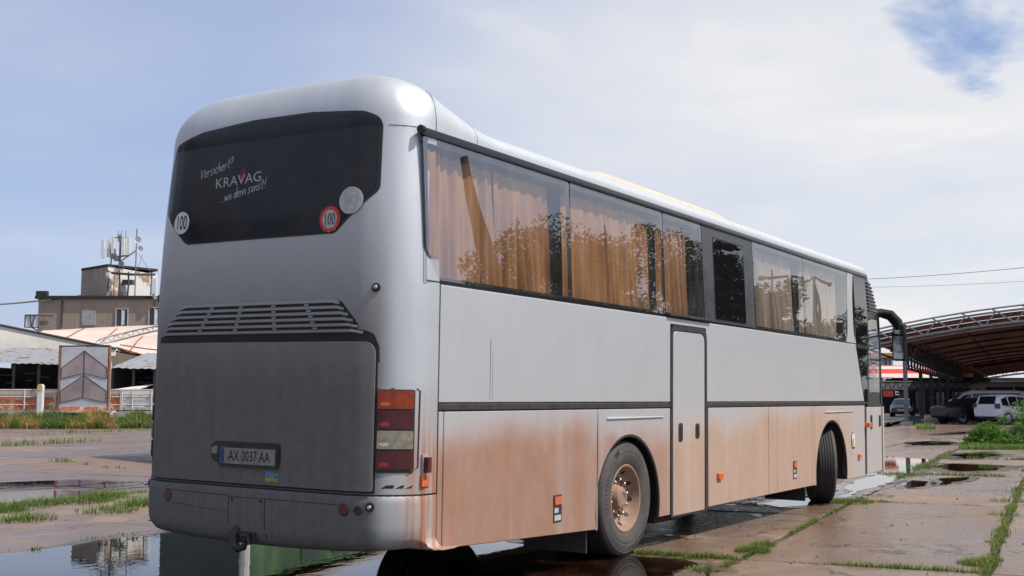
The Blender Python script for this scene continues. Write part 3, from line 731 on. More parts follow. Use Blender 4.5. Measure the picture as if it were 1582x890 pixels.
# ---- front door
fd = side_panel('front_door', [(11.045, .305), (11.85, .315), (11.85, 1.255), (11.045, 1.255)])
handle(11.27, 1.04, fd, .045, .105); handle(11.74, 1.05, fd, .05, .085)
mb = MB(); mb.box((11.9, -.002, .32), (11.985, .06, 1.26)); part(mb, 'corner_panel', silver)
mb = MB()
zf = [(1.262, 2.6)]
mb.box((11.10, .004, 1.262), (11.20, .03, 2.10)); mb.box((11.20, .004, 1.262), (11.87, .03, 1.30)); mb.box((11.845, .004, 1.30), (11.90, .03, 2.10))
for a, b, za, zb in ((11.16, 11.215, 2.10, 2.62), (11.845, 11.90, 2.10, 2.60), (11.215, 11.845, 2.55, 2.62)):
    mb.add([sp(a, za, -.004), sp(b, za, -.004), sp(b, zb, -.004), sp(a, zb, -.004), sp(a, za, -.03), sp(b, za, -.03), sp(b, zb, -.03), sp(a, zb, -.03)], [(0, 1, 2, 3), (7, 6, 5, 4), (0, 4, 5, 1), (1, 5, 6, 2), (2, 6, 7, 3), (3, 7, 4, 0)])
part(mb, 'door_window_frame', black_gloss)
mb = MB(); mb.add([sp(11.20, 1.30, -.012), sp(11.85, 1.30, -.012), sp(11.85, 2.1, -.012), sp(11.20, 2.1, -.012), sp(11.85, 2.55, -.012), sp(11.215, 2.55, -.012)], [(0, 1, 2, 3), (3, 2, 4, 5)])
part(mb, 'door_window', clear_glass)
# windscreen (the far side of the cab seen through the door window)
mb = MB(); vs = []; zz = [1.285, 1.6, 1.9, 2.1, 2.3, 2.5, 2.7]
for z in zz: vs.append([(x - .004, 1.275 - t, z) for x, t in loop(z)[nf0 + 1:nf0 + 16]])
mb.grid(vs); part(mb, 'windscreen', clear_glass, smooth=60)
# grille above the door window, on the curved front corner
mb = MB(); zs = [2.62 + .05 * i for i in range(11)]
def fc(u, z, off=0):
    wd = Wd(z); xa, xb = 11.34, XF(z) - DF(z)
    if u < .6: return Vector((11.2 + (max(xb, 11.25) - 11.2) * u / .6, 1.25 - wd - off, z))
    a = math.pi / 2 * (1 - (u - .6) / .4 * .75); t = math.sin(a) ** .8
    return Vector((XF(z) - DF(z) * (1 - (1 - min(1, t) ** 2.5) ** .4) + off * .6, 1.25 - t * wd - off, z))
mb.grid([[fc(u / 12, z, .006) for u in range(13)] for z in zs])
gr = part(mb, 'corner_grille', black_gloss, smooth=50)
for i in range(9):
    z = 2.66 + .05 * i; mb = MB()
    mb.grid([[fc(.08 + .88 * u / 12, z + dz, o) for u in range(13)] for dz, o in ((.016, .008), (.006, .024), (-.008, .02), (-.010, .008))]); part(mb, 'slat', pmat('grille_grey', (.09, .09, .09), .4) if i == 0 else MATS['grille_grey'], gr, smooth=60)
# ---- side windows
wb = MB()
def wq(a0, a1, z0, b0, b1, z1, off, mb_=None): (mb_ or wb).add([sp(a0, z0, off), sp(a1, z0, off), sp(b1, z1, off), sp(b0, z1, off)], [(0, 1, 2, 3)])
o_ = -.008
wb.add([sp(.315, 2.39, .0012), sp(.36, 2.30, .0012), sp(.36, 3.10, .0012), sp(.305, 3.10, .0012)], [(0, 1, 2, 3)])
wq(.47, 10.05, 2.138, .47, 10.05, 2.185, o_); wq(.30, 11.36, 3.085, .30, 11.36, 3.19, o_)
for a, b, c, d in ((2.275, 2.345, 2.275, 2.345), (4.10, 4.165, 4.10, 4.165), (5.05, 5.40, 5.05, 5.40), (6.22, 6.60, 6.22, 6.60), (8.28, 8.355, 8.29, 8.36), (10.05, 10.56, 10.26, 10.60), (11.13, 11.22, 11.30, 11.38)):
    wq(a, b, 2.185, c, d, 3.085, o_)
wq(5.40, 6.22, 2.185, 5.40, 6.22, 2.215, o_); wq(5.40, 6.22, 3.02, 5.40, 6.22, 3.085, o_)
wq(10.05, 11.16, 2.138, 10.05, 11.16, 2.185, o_)
part(wb, 'window_frame', black_gloss)
PAN = [(.325, 2.322, .485, 2.322), (2.336, 4.128, 2.336, 4.128), (4.142, 5.072, 4.142, 5.072), (6.545, 8.318, 6.535, 8.315), (8.332, 10.275, 8.329, 10.07)]
for k, (ta, tb, ba, bb) in enumerate(PAN):
    mb = MB()
    if k == 0: poly = [(.475, 2.162), (bb, 2.162), (tb, 3.128), (.312, 3.128), (.330, 2.36)]
    else: poly = [(ba, 2.162), (bb, 2.162), (tb, 3.128), (ta, 3.128)]
    po = rounded(poly, .025, 3); kk = len(po)
    mb.add([sp(x, z, .003) for x, z in po], [tuple(range(kk))])
    mb.build('side_window', glass, bus, None, PO, recalc=False)
# black panel with the emergency pane
mb = MB(); po = [(5.082, 2.155), (6.525, 2.155), (6.535, 3.13), (5.086, 3.13)]; mb.add([sp(x, z, .002) for x, z in po], [(0, 1, 2, 3)]); ep = part(mb, 'emergency_panel', pmat('grey_gloss', (.035, .037, .04), .28, col2=(.05, .05, .052)))
po = rounded([(5.375, 2.19), (6.235, 2.19), (6.245, 3.03), (5.385, 3.03)], .02, 3)
mb = MB(); mb.add([sp(x, z, .0035) for x, z in [(5.36, 2.175), (6.25, 2.175), (6.26, 3.045), (5.37, 3.045)]], [(0, 1, 2, 3)]); part(mb, 'seal', ink, ep)
mb = MB(); mb.add([sp(x, z, .006) for x, z in po], [tuple(range(len(po)))]); part(mb, 'pane', dark_glass, ep)
# silver pillar, flared at its foot
L_ = [(10.075, 2.150), (10.13, 2.25), (10.165, 2.42), (10.20, 2.75), (10.285, 3.13)]; R__ = [(10.53, 2.150), (10.45, 2.25), (10.43, 2.42), (10.455, 2.75), (10.545, 3.13)]
mb = MB(); mb.grid([[sp(a[0], a[1], o) for a in L_] for o in (-.006, .006)] + [[sp(a[0], a[1], .006) for a in R__], [sp(a[0], a[1], -.006) for a in R__]]); part(mb, 'silver_pillar', silver)
# foremost window, dropping to the rubbing strip
mb = MB(); mb.add([(10.56, .004, 2.14), (11.15, .004, 2.14), (11.15, .004, 1.30), (10.955, .004, 1.30)], [(0, 1, 2, 3)]); mb.add([sp(10.535, 2.145, .001), sp(11.14, 2.145, .001), sp(11.33, 3.13, .001), sp(10.555, 3.13, .001)], [(0, 1, 2, 3)])
ff = part(mb, 'driver_window', black_gloss)
mb = MB(); mb.add([(10.585, -.001, 2.09), (11.10, -.001, 2.09), (11.10, -.001, 1.36), (10.93, -.001, 1.36)], [(0, 1, 2, 3)])
mb.add([sp(10.565, 2.15, .006), sp(11.11, 2.15, .006), sp(11.29, 3.10, .006), sp(10.575, 3.10, .006)], [(0, 1, 2, 3)])
part(mb, 'pane', dark_glass, ff)
mb = MB(); mb.prism(rounded([(11.02, 1.33), (11.02, 1.52), (11.1, 1.52), (11.1, 1.33)], .03, 3), 'y', -.03, .0, .008); part(mb, 'lock', black_rubber, ff)
# triangle behind the first window, dark joint lines around
mb = MB(); tri = [(.345, 2.165), (.352, 2.34), (.475, 2.165)]
thin_line(mb, [(.325, 2.40), (.318, 2.150), (.482, 2.150)], .008, lambda x, z: sp(x, z, .0025)); thin_line(mb, [(.482, 2.150), (.482, .40)], .009, lambda x, z: Vector((x, -.0022, z)))
part(mb, 'panel_seam', black_matt)
# rail along the roof edge
mb = MB(); pts = [(.285, 3.165), (11.35, 3.165)]
mb.grid([[sp(x, 3.165 + dz, o) for x in [.285 + i * .5 for i in range(23)]] for dz, o in ((-.035, .0), (-.03, .014), (.0, .018), (.022, .012), (.028, -.004))]); 
mb.tube([sp(.27, 3.165, .012), sp(.30, 3.165, .012)], .03, 8)
part(mb, 'roof_rail', black_gloss, smooth=50)
# curtains, pleated
def curtain(a, b, ztop, zbot, m_, seed, ph=52.0, gap=0.1, slope=0.0, am=1.0):
    rnd = random.Random(seed); mb = MB(); nx, nz = int((b - a) / .012), 10
    ks = [(rnd.uniform(.6, 1.25) * ph, rnd.uniform(0, 6.3), rnd.uniform(.4, 1)) for _ in range(4)]
    rows = []
    for j in range(nz + 1):
        u = j / nz; z = ztop + (zbot - ztop) * u; row = []
        for i in range(nx + 1):
            v = i / nx; x = a + (b - a) * v + slope * u * (v if slope else 0)
            amp = (.022 + .022 * u) * am; d = sum(math.sin(x * k + p_ + .8 * math.sin(3 * u + p_)) * w_ for k, p_, w_ in ks) / 2.4
            row.append((x, SY(z) + gap + d * amp, z + (.006 * math.sin(x * ph + 1) - .012 * abs(math.sin(x * 9)) if j == 0 else 0)))
        rows.append(row)
    mb.grid(rows); return part(mb, 'curtain', m_, smooth=80)
for i, (a, b, m_) in enumerate(((.44, 1.30, curtain_m), (1.33, 2.12, curtain_m), (2.37, 3.12, curtain_m), (3.11, 4.00, curtain_m), (4.18, 4.86, curtain_m), (6.62, 7.52, curtain2_m), (7.50, 8.14, curtain2_m), (8.42, 9.2, curtain2_m), (9.18, 9.98, curtain2_m))):
    curtain(a, b, 3.065 if i < 5 else 3.09, 2.15, m_, i + 5)
curtain(.37, .50, 3.06, 2.33, curtain_m, 4, 52, .03, 0, .5)
mb = MB(); mb.box((.6, .17, 2.12), (10.9, 2.44, 2.14)); mb.quad((.6, 2.44, 2.1), (11.0, 2.44, 2.1), (11.0, 2.44, 3.19), (.6, 2.44, 3.19)); mb.quad((.48, .1, 2.1), (.48, 2.44, 2.1), (.48, 2.44, 3.19), (.48, .1, 3.19))
mb.quad((.48, .06, 3.185), (11.1, .06, 3.185), (11.1, 2.42, 3.185), (.48, 2.42, 3.185)); mb.quad((11.0, .2, 1.2), (11.0, 2.44, 1.2), (11.0, 2.44, 3.18), (11.0, .2, 3.18)); mb.quad((11.0, .05, 1.24), (12, .05, 1.24), (12, 2.42, 1.24), (11, 2.42, 1.24))
part(mb, 'interior_lining', void)
for i in range(12):
    x = .95 + i * .78
    if 4.3 < x < 5.2: continue
    mb = MB(); P = [(x, 2.15), (x + .10, 2.15), (x + .02, 2.72), (x - .03, 2.80), (x - .09, 2.80), (x - .10, 2.70)]
    mb.prism(rounded(P, .03, 3), 'y', .20, .66, .03); mb.prism(rounded(P, .03, 3), 'y', .68, 1.12, .03)
    part(mb, 'seat', pmat('seat_cloth', (.05, .035, .06), .9) if i == 0 else MATS['seat_cloth'])
# ---- roof units
def roof_unit(x0, x1, h, wd, name):
    mb = MB(); rows = []; N = 26
    for i in range(N + 1):
        x = x0 + (x1 - x0) * i / N; e = min((x - x0) / .55, (x1 - x) / .45, 1.0); hh = 3.36 + h * math.sin(max(0, e) * math.pi / 2) ** .8; row = []
        for j in range(17):
            a = math.pi * j / 16; c, s = math.cos(a), math.sin(a)
            row.append((x, 1.275 - wd * math.copysign(abs(c) ** .35, c) * (.86 + .14 * min(1, e * 1.5)), 3.34 + (hh - 3.34) * abs(s) ** .4))
        rows.append(row)
    mb.grid(rows); return part(mb, name, cream, smooth=50)
u1 = roof_unit(3.75, 7.72, .275, .60, 'roof_air_conditioner'); u2 = roof_unit(7.74, 10.15, .245, .58, 'roof_air_conditioner')
# ---- mirror
mb = MB(); A = [(11.93, .20, 2.60), (12.1, .17, 2.665), (12.28, .10, 2.69), (12.33, -.03, 2.655), (12.34, -.13, 2.54), (12.33, -.165, 2.42)]
mb.tube(A, [.05, .06, .07, .085, .085, .08], 12); mr = part(mb, 'mirror_arm', mirror_blk, smooth=60)
mb = MB(); pr = rounded([(-.065, 1.955), (-.255, 1.955), (-.255, 2.36), (-.235, 2.50), (-.17, 2.56), (-.085, 2.50), (-.06, 2.36)], .03, 4); mb.prism(pr, 'x', 12.27, 12.42, .02); mh = part(mb, 'mirror_housing', mirror_blk, mr)
mb = MB(); mb.prism(rounded([(-.085, 1.98), (-.235, 1.98), (-.235, 2.33), (-.085, 2.33)], .02, 3), 'x', 12.262, 12.268); mb.prism(rounded([(-.09, 2.36), (-.225, 2.36), (-.205, 2.48), (-.10, 2.48)], .03, 3), 'x', 12.262, 12.268); part(mb, 'mirror_glass', pmat('mirror_glass', (.75, .78, .78), .02, 1.0), mr)
mb = MB(); mb.tube([(11.95, .16, 2.1), (12.15, .05, 2.05), (12.30, -.06, 2.0)], .018, 8); part(mb, 'mirror_stay', black_gloss, mr)

# ---- wheels
def make_wheel(loc, rz, tread=None, flip=1, dual=False, letters=False):
    root = empty('wheel', loc, rz, bus)
    hw = .145; R0 = .502
    prof = [(.292, -.105), (.300, -.128), (.325, -.140), (.37, -.149), (.385, -.1495), (.388, -.1475), (.405, -.1475), (.408, -.1495), (.44, -.146), (.463, -.138), (.468, -.140), (.486, -.128), (.4955, -.112)]
    g_ = [-.088, -.052, -.017, .017, .052, .088]; tr = []
    for q in g_: tr += [(R0 - .0005, q - .0055), (R0 - .014, q - .0045), (R0 - .014, q + .0045), (R0 - .0005, q + .0055)]
    prof = prof + tr + [(r, -h) for r, h in prof[::-1]]
    mis = [0 if i < 12 or i >= len(prof) - 13 else 1 for i in range(len(prof) - 1)]
    mb = MB(); mb.lathe(prof, 72, 'Y', None, mis); ty = mb.build('tyre', [tyre_m, tread_m], root, 35)
    rp_ = [(.292, -.108), (.298, -.122), (.290, -.130), (.276, -.126), (.264, -.104), (.257, -.084), (.248, -.062), (.234, -.040), (.212, -.026), (.18, -.022), (.135, -.022), (.108, -.022)]
    mb = MB(); mb.lathe(rp_, 64, 'Y'); mb.lathe([(.29, -.1), (.29, .13)], 48, 'Y'); rim = mb.build('rim', rim_m, root, 35)
    mb = MB(); mb.lathe([(.118, .0), (.118, -.030), (.112, -.038), (.102, -.041), (.098, -.078), (.090, -.092), (.075, -.098), (.048, -.1), (.044, -.094), (.040, -.094), (.0005, -.094)], 40, 'Y'); mb.build('hub', rim_m, root, 35)
    for k in range(10):
        a = 6.28318 * (k + .3) / 10; x, z = .158 * math.cos(a), .158 * math.sin(a)
        mb = MB(); mb.tube([(x, -.020, z), (x, -.045, z)], .021, 6); mb.tube([(x, -.044, z), (x, -.064, z), (x, -.072, z)], [.016, .016, .008], 8); mb.build('wheel_nut', nut_m, rim, 40)
    mb = MB()
    for k in range(10):
        a = 6.28318 * (k + .8) / 10; c, s = math.cos(a), math.sin(a)
        ring = []
        for j in range(14):
            b = 6.28318 * j / 14; rr = .232 + .017 * math.cos(b); tt = .021 * math.sin(b)
            hh = lerp_tab([(.212, -.026), (.234, -.040), (.248, -.062)], rr) - .003
            ring.append((rr * c - tt * s, hh, rr * s + tt * c))
        mb = MB(); mb.add(ring, [tuple(range(14))]); mb.build('vent_hole', ink, rim)
    if letters:
        mb = MB()
        for txt, a0, sz in (('SAMSON', -68, .062), ('W', 118, .085)):
            for i, ch in enumerate(txt):
                a = R_(a0 - (len(txt) - 1) * 3.6 + i * 7.2); vs, fs = text_geo(ch, sz)
                P = []
                for x, y in vs:
                    # feet towards the hub, so the word hangs upside down at the bottom
                    rr = .435 + y; th = a - x / .435 if False else math.atan2(math.sin(a), math.cos(a)) - x / .435
                    P.append((rr * math.cos(th), -.1495, rr * math.sin(th)))
                mb.add(P, fs)
        for i in range(9):
            a = R_(150 + i * 5.5); th = .018
            mb.add([(r_ * math.cos(a + d), -.1492, r_ * math.sin(a + d)) for r_, d in ((.41, -th), (.41, th), (.428, th), (.428, -th))], [(0, 1, 2, 3)])
        mb.build('tyre_lettering', pmat('sidewall_black', (.018, .017, .016), .6), ty)
    if dual:
        mb = MB(); mb.lathe([(r, h + .33) for r, h in prof], 48, 'Y'); mb.build('inner_tyre', tread_m, root, 35)
    return root
w1 = make_wheel(Vector((3.403, .03 + .145, .50)) - BO, 0, dual=True, letters=True)
w2 = make_wheel(Vector((9.66, .26, .50)) - BO, R_(27))
w3 = copy_tree(w1, bus); w3.location = Vector((3.403, 2.5 - .175, .466)) - BO; w3.rotation_euler = (0, 0, math.pi)
w4 = copy_tree(w2, bus); w4.location = Vector((9.66, 2.25, .466)) - BO; w4.rotation_euler = (0, 0, math.pi + R_(24))
mb = MB(); mb.box((2.69, .06, .10), (2.71, .66, .62)); part(mb, 'mudflap', black_rubber)
mb = MB(); mb.box((8.52, .10, .10), (8.54, .62, .60)); part(mb, 'mudflap', black_rubber)
mb = MB(); mb.tube([(3.40, .3, .5), (3.40, 2.3, .48)], .14, 12); part(mb, 'axle', grime); mb = MB(); mb.tube([(9.6, .3, .45), (9.6, 2.3, .43)], .09, 10); part(mb, 'axle', grime)
mb = MB(); mb.box((.35, .15, .40), (2.62, 2.4, .55)); mb.box((1.0, .4, .27), (2.6, 2.2, .41)); part(mb, 'engine_undershield', grime)
mb = MB(); mb.box((4.2, .15, .2), (4.9, .6, .4)); part(mb, 'door_step', grime)
# ================================================================== GROUND
UA = R_(7.0); E1 = Vector((math.cos(UA), math.sin(UA), 0)); E2 = Vector((-math.sin(UA), math.cos(UA), 0))
def uv(u, v, z=0.0): p = E1 * u + E2 * v; return Vector((p.x, p.y, z))

def concrete_mat():
    m = bpy.data.materials.new('wet_concrete'); m.use_nodes = True; n = NT(m.node_tree)
    v = n.coord('Object'); b = n.new('ShaderNodeBsdfPrincipled')
    geo = n.n.new('ShaderNodeNewGeometry'); rnd = geo.outputs['Random Per Island']
    big = n.noise(v, 0.22, 4, 0.55); mid = n.noise(v, 1.3, 6, 0.62, 0.4); fine = n.noise(v, 14, 6, 0.7); grit = n.noise(v, 110, 3, 0.7)
    str_ = n.noise(n.scaled(v, (0.35, 2.2, 1)), 2.2, 5, 0.6, 0.6)
    c = n.mix(rnd, (0.150, 0.100, 0.066), (0.265, 0.20, 0.145))
    c = n.mix(n.ramp(mid, 0.3, 0.7), c, (0.18, 0.10, 0.06))
    c = n.mix(n.math('MULTIPLY', n.ramp(str_, 0.52, 0.72), 0.45), c, (0.26, 0.205, 0.155))
    c = n.mix(n.math('MULTIPLY', n.ramp(fine, 0.55, 0.75), 0.5), c, (0.085, 0.055, 0.038))
    c = n.mix(n.math('MULTIPLY', n.ramp(grit, 0.3, 0.75), 0.25), c, (0.29, 0.23, 0.18))
    vd = n.new('ShaderNodeTexVoronoi', Scale=0.42, _feature='DISTANCE_TO_EDGE')
    wv = n.n.new('ShaderNodeVectorMath'); wv.operation = 'ADD'; n.set(wv.inputs[0], v)
    nc = n.new('ShaderNodeTexNoise', Scale=1.7, Detail=5.0); n.set(nc.inputs['Vector'], v); n.set(wv.inputs[1], nc.outputs['Color']); n.set(vd.inputs['Vector'], wv.outputs[0])
    crack = n.math('MULTIPLY', n.ramp(vd.outputs['Distance'], 0.012, 0.004), n.ramp(n.noise(v, 0.5, 2), 0.50, 0.56))
    c = n.mix(n.math('MULTIPLY', n.ramp(n.noise(v, 3.2, 6, 0.7), 0.57, 0.68), 0.55), c, (0.30, 0.25, 0.20))
    c = n.mix(n.math('MULTIPLY', crack, 0.85), c, (0.03, 0.022, 0.016))
    # damp areas: darker and smoother
    wet = n.ramp(n.math('ADD', big, n.math('MULTIPLY', n.math('SUBTRACT', mid, 0.5), 0.55)), 0.38, 0.54)
    spots = n.ramp(n.noise(n.scaled(v, (0.8, 1.9, 1)), 2.1, 4, 0.55, 0.6), 0.62, 0.66)
    wet = n.math('MAXIMUM', n.math('MULTIPLY', wet, 0.75), spots)
    c = n.mix(n.math('MULTIPLY', wet, 0.42), c, (0.055, 0.034, 0.024))
    n.set(b.inputs['Base Color'], c)
    rg = n.math('SUBTRACT', n.math('ADD', 0.62, n.math('MULTIPLY', n.math('SUBTRACT', fine, 0.5), 0.5)), n.math('MULTIPLY', wet, 0.43), clamp=True)
    n.set(b.inputs['Roughness'], rg); b.inputs['Specular IOR Level'].default_value = 0.5
    # cast ribs of the slabs and grit
    rib = n.new('ShaderNodeTexWave', Scale=9.0, Distortion=1.0, _bands_direction='X'); n.set(rib.inputs['Vector'], v)
    h = n.math('ADD', n.math('MULTIPLY', fine, 0.7), n.math('ADD', n.math('MULTIPLY', grit, 0.35), n.math('MULTIPLY', rib.outputs['Fac'], 0.06)))
    n.set(b.inputs['Normal'], n.bump(h, n.math('SUBTRACT', 0.55, n.math('MULTIPLY', wet, 0.42)), 0.012))
    n.new('ShaderNodeOutputMaterial', Surface=b.outputs[0]); return m
def water_mat():
    m = bpy.data.materials.new('puddle_water'); m.use_nodes = True; n = NT(m.node_tree)
    v = n.coord(); fr = n.new('ShaderNodeFresnel', IOR=1.36)
    nr = n.bump(n.noise(n.scaled(v, (1, 2.2, 1)), 3.4, 3), 0.030, 0.02); n.set(fr.inputs['Normal'], nr)
    tr = n.new('ShaderNodeBsdfTransparent', Color=(0.42, 0.33, 0.26)); gl = n.new('ShaderNodeBsdfGlossy', Roughness=0.003, Normal=nr); gl.inputs['Color'].default_value = (1, 1, 1, 1)
    mx = n.new('ShaderNodeMixShader', i0=fr.outputs[0], i1=tr.outputs[0], i2=gl.outputs[0])
    n.new('ShaderNodeOutputMaterial', Surface=mx.outputs[0]); return m
conc = concrete_mat(); water = water_mat()
soil = pmat('damp_soil', (0.075, 0.055, 0.04), 0.8, col2=(0.045, 0.04, 0.025), nscale=3, bump=0.5, bscale=18)
mb = MB(); mb.add([(-900, -900, -.03), (1500, -900, -.03), (1500, 1500, -.03), (-900, 1500, -.03)], [(0, 1, 2, 3)]); struct(mb.build('ground', soil))

rv_ = random.Random(11)
VL = [-3.27, -1.31, .66, 2.68, 4.78, 6.95, 8.45, 10.4]
VL = [-3.27 - 1.97 * k for k in range(16, 0, -1)] + VL + [10.4 + 2.0 * k for k in range(1, 34)]
mb = MB()
for r, (va, vb) in enumerate(zip(VL, VL[1:])):
    right = vb < 0
    off = 3.59 if right else 3.59 + rv_.choice((0, 0, 2.1, 4.2, 3.1))
    u = off - 6.33 * 7
    while u < 116:
        ln = 6.33
        ga, gb = rv_.uniform(.022, .048), rv_.uniform(.022, .048); gu = rv_.uniform(.012, .028)
        z = [rv_.gauss(0, .0035) for _ in range(4)]; ch = .012
        ua, ub, v0, v1 = u + gu, u + ln - gu, va + ga, vb - gb
        top = [(ua + ch, v0 + ch, z[0]), (ub - ch, v0 + ch, z[1]), (ub - ch, v1 - ch, z[2]), (ua + ch, v1 - ch, z[3])]
        out = [(ua, v0, z[0] - .010), (ub, v0, z[1] - .010), (ub, v1, z[2] - .010), (ua, v1, z[3] - .010)]
        bot = [(a, b, -.06) for a, b, _ in out]
        # broken corners and long edges: cut each edge into short pieces that wander a little
        near = (-8 < u < 24 and -6 < va < 14)
        if near:
            def cut(A, B, k, jit):
                return [tuple(A[i] + (B[i] - A[i]) * j / k + (rv_.uniform(-jit, jit) if (i < 2 and 0 < j) else 0) for i in range(3)) for j in range(k)]
            loopt = []
            for A, B in zip(out, out[1:] + out[:1]): loopt += cut(A, B, 24 if abs(A[1] - B[1]) < .5 else 8, .011)
            cu, cv = (ua + ub) / 2, (v0 + v1) / 2
            inn = [(cu + (a - cu) * (1 - .02 / 3), cv + (b - cv) * (1 - .02), c + .010) for a, b, c in loopt]; k = len(loopt)
            vs = [uv(*p) for p in inn] + [uv(*p) for p in loopt] + [uv(a, b, -.06) for a, b, c in loopt]
            mb.add(vs, [tuple(range(k))] + [(i, k + i, k + (i + 1) % k, (i + 1) % k) for i in range(k)] + [(k + i, 2 * k + i, 2 * k + (i + 1) % k, k + (i + 1) % k) for i in range(k)])
        else:
            vs = [uv(*p) for p in top + out + bot]
            mb.add(vs, [(0, 1, 2, 3)] + [(a + o, a + 4 + o, (a + 1) % 4 + 4 + o, (a + 1) % 4 + o) for a in range(4) for o in (0, 4)])
        u += ln
struct(mb.build('concrete_paving', conc))

# ---- puddles: thin sheets of rain water in the low places
def wet_mat():
    m = bpy.data.materials.new('wet_margin'); m.use_nodes = True; n = NT(m.node_tree); v = n.coord()
    tr = n.new('ShaderNodeBsdfTransparent', Color=(0.55, 0.50, 0.46)); gl = n.new('ShaderNodeBsdfGlossy', Roughness=0.16); gl.inputs['Color'].default_value = (1, 1, 1, 1)
    n.set(gl.inputs['Normal'], n.bump(n.noise(v, 40, 4, .7), .25, .004)); fr = n.new('ShaderNodeFresnel', IOR=1.3)
    a = n.new('ShaderNodeMixShader', i0=fr.outputs[0], i1=tr.outputs[0], i2=gl.outputs[0]); cl = n.new('ShaderNodeBsdfTransparent', Color=(1, 1, 1))
    b = n.new('ShaderNodeMixShader', i0=n.ramp(n.noise(v, 2.2, 6, .68), .36, .56), i1=cl.outputs[0], i2=a.outputs[0])
    n.new('ShaderNodeOutputMaterial', Surface=b.outputs[0]); return m
wetm = wet_mat()
def puddle(pix, amp=.12, seg=7, z=.013, seed=0):
    P = [ground(*p) for p in pix]; out = []; k = len(P)
    for i in range(k):
        a, b = P[i], P[(i + 1) % k]; L = (b - a).length; d = (b - a) / max(L, 1e-6); nn = Vector((-d.y, d.x, 0))
        kk = max(2, min(60, int(L / .12)))
        for j in range(kk):
            q = a + (b - a) * j / kk; s = mnoise.noise(Vector((q.x * 1.1, q.y * 1.1, seed * 3.1))) + .6 * mnoise.noise(Vector((q.x * 3.3, q.y * 3.3, seed))) + .3 * mnoise.noise(Vector((q.x * 9, q.y * 9, seed)))
            out.append(q + nn * s * amp * min(1, L * .6))
    if sum(a.x * b.y - b.x * a.y for a, b in zip(out, out[1:] + out[:1])) < 0: out.reverse()
    mb = MB(); mb.add([(p.x, p.y, z) for p in out], [tuple(range(len(out)))])
    mw = MB(); rim_ = inset([(p.x, p.y) for p in out][::3], -min(.34, max(.10, amp * 1.6))); mw.add([(x, y, .0095) for x, y in rim_], [tuple(range(len(rim_)))]); struct(mw.build('wet_margin', wetm, recalc=False))
    return struct(mb.build('puddle_water', water, recalc=False))
PUD = [
    ([(-160, 866), (0, 859), (60, 852), (150, 838), (270, 823), (345, 816), (470, 806), (640, 815), (800, 842), (905, 852), (985, 862), (1050, 866), (1088, 876), (1110, 890), (1200, 935), (1100, 1010), (400, 1050), (-300, 1000)], .14),
    ([(1178, 780), (1200, 774), (1262, 771), (1285, 775), (1255, 782), (1205, 785)], .08),
    ([(1296, 772), (1312, 750), (1340, 738), (1392, 731), (1386, 742), (1340, 756), (1318, 768)], .12),
    ([(1340, 736), (1350, 715), (1372, 707), (1400, 708), (1436, 710), (1424, 720), (1414, 731), (1384, 733)], .14),
    ([(1440, 722), (1470, 717), (1550, 720), (1540, 727), (1480, 729)], .25),
    ([(1472, 703), (1520, 699), (1548, 703), (1520, 709), (1480, 709)], .25),
    ([(1397, 750), (1410, 743), (1432, 745), (1425, 752), (1405, 755)], .10),
    ([(1452, 740), (1500, 737), (1498, 741), (1456, 750)], .10),
    ([(1398, 684), (1440, 682), (1475, 684), (1460, 688), (1405, 689)], .3),
    ([(-40, 748), (60, 744), (122, 742), (170, 746), (120, 751), (30, 755), (-40, 757)], .2),
    ([(-40, 772), (20, 764), (100, 758), (140, 760), (150, 768), (90, 772), (40, 776), (-40, 782)], .15),
    ([(115, 752), (200, 745), (236, 745), (200, 752), (150, 756)], .2),
    ([(1366, 654), (1396, 650), (1420, 652), (1400, 658), (1366, 660)], .6),
    ([(1480, 668), (1530, 666), (1490, 671), (1440, 672)], .5),
]
for i, (p_, a_) in enumerate(PUD): puddle(p_, a_, seed=i)

# ---- grass growing in the joints
def leaf_mat(name, c1, c2, tr=0.35, rough=0.5):
    m = bpy.data.materials.new(name); m.use_nodes = True; n = NT(m.node_tree)
    geo = n.n.new('ShaderNodeNewGeometry'); v = n.coord()
    c = n.mix(geo.outputs['Random Per Island'], c1, c2)
    c = n.mix(n.math('MULTIPLY', n.ramp(n.noise(v, 0.8, 3), 0.35, 0.65), 0.45), c, tuple(x * .6 for x in c1))
    b = n.new('ShaderNodeBsdfPrincipled', Roughness=rough); n.set(b.inputs['Base Color'], c); b.inputs['Specular IOR Level'].default_value = .3
    t = n.new('ShaderNodeBsdfTranslucent'); n.set(t.inputs['Color'], n.mix(0.5, c, tuple(min(1, x * 1.5) for x in c2)))
    mx = n.new('ShaderNodeMixShader', i0=tr, i1=b.outputs[0], i2=t.outputs[0])
    n.new('ShaderNodeOutputMaterial', Surface=mx.outputs[0]); MATS[name] = m; return m
grass_m = leaf_mat('grass_green', (0.08, 0.16, 0.022), (0.17, 0.22, 0.05))
dry_m = leaf_mat('dry_grass', (0.36, 0.23, 0.075), (0.22, 0.20, 0.055), .3)
weed_m = leaf_mat('weed_green', (0.06, 0.12, 0.02), (0.13, 0.20, 0.04))
bush_m = leaf_mat('bush_leaf', (0.055, 0.15, 0.018), (0.13, 0.26, 0.035), .4)
leaf_m = leaf_mat('tree_leaf', (0.022, 0.045, 0.012), (0.05, 0.08, 0.02), .25)
fir_m = leaf_mat('fir_needle', (0.010, 0.018, 0.010), (0.02, 0.032, 0.014), .15)
bark_m = pmat('bark', (0.075, 0.055, 0.04), 0.9, col2=(0.04, 0.03, 0.024), nscale=9, stretch=(1, 1, .3), bump=.5, bscale=20)
gr_ = random.Random(5)
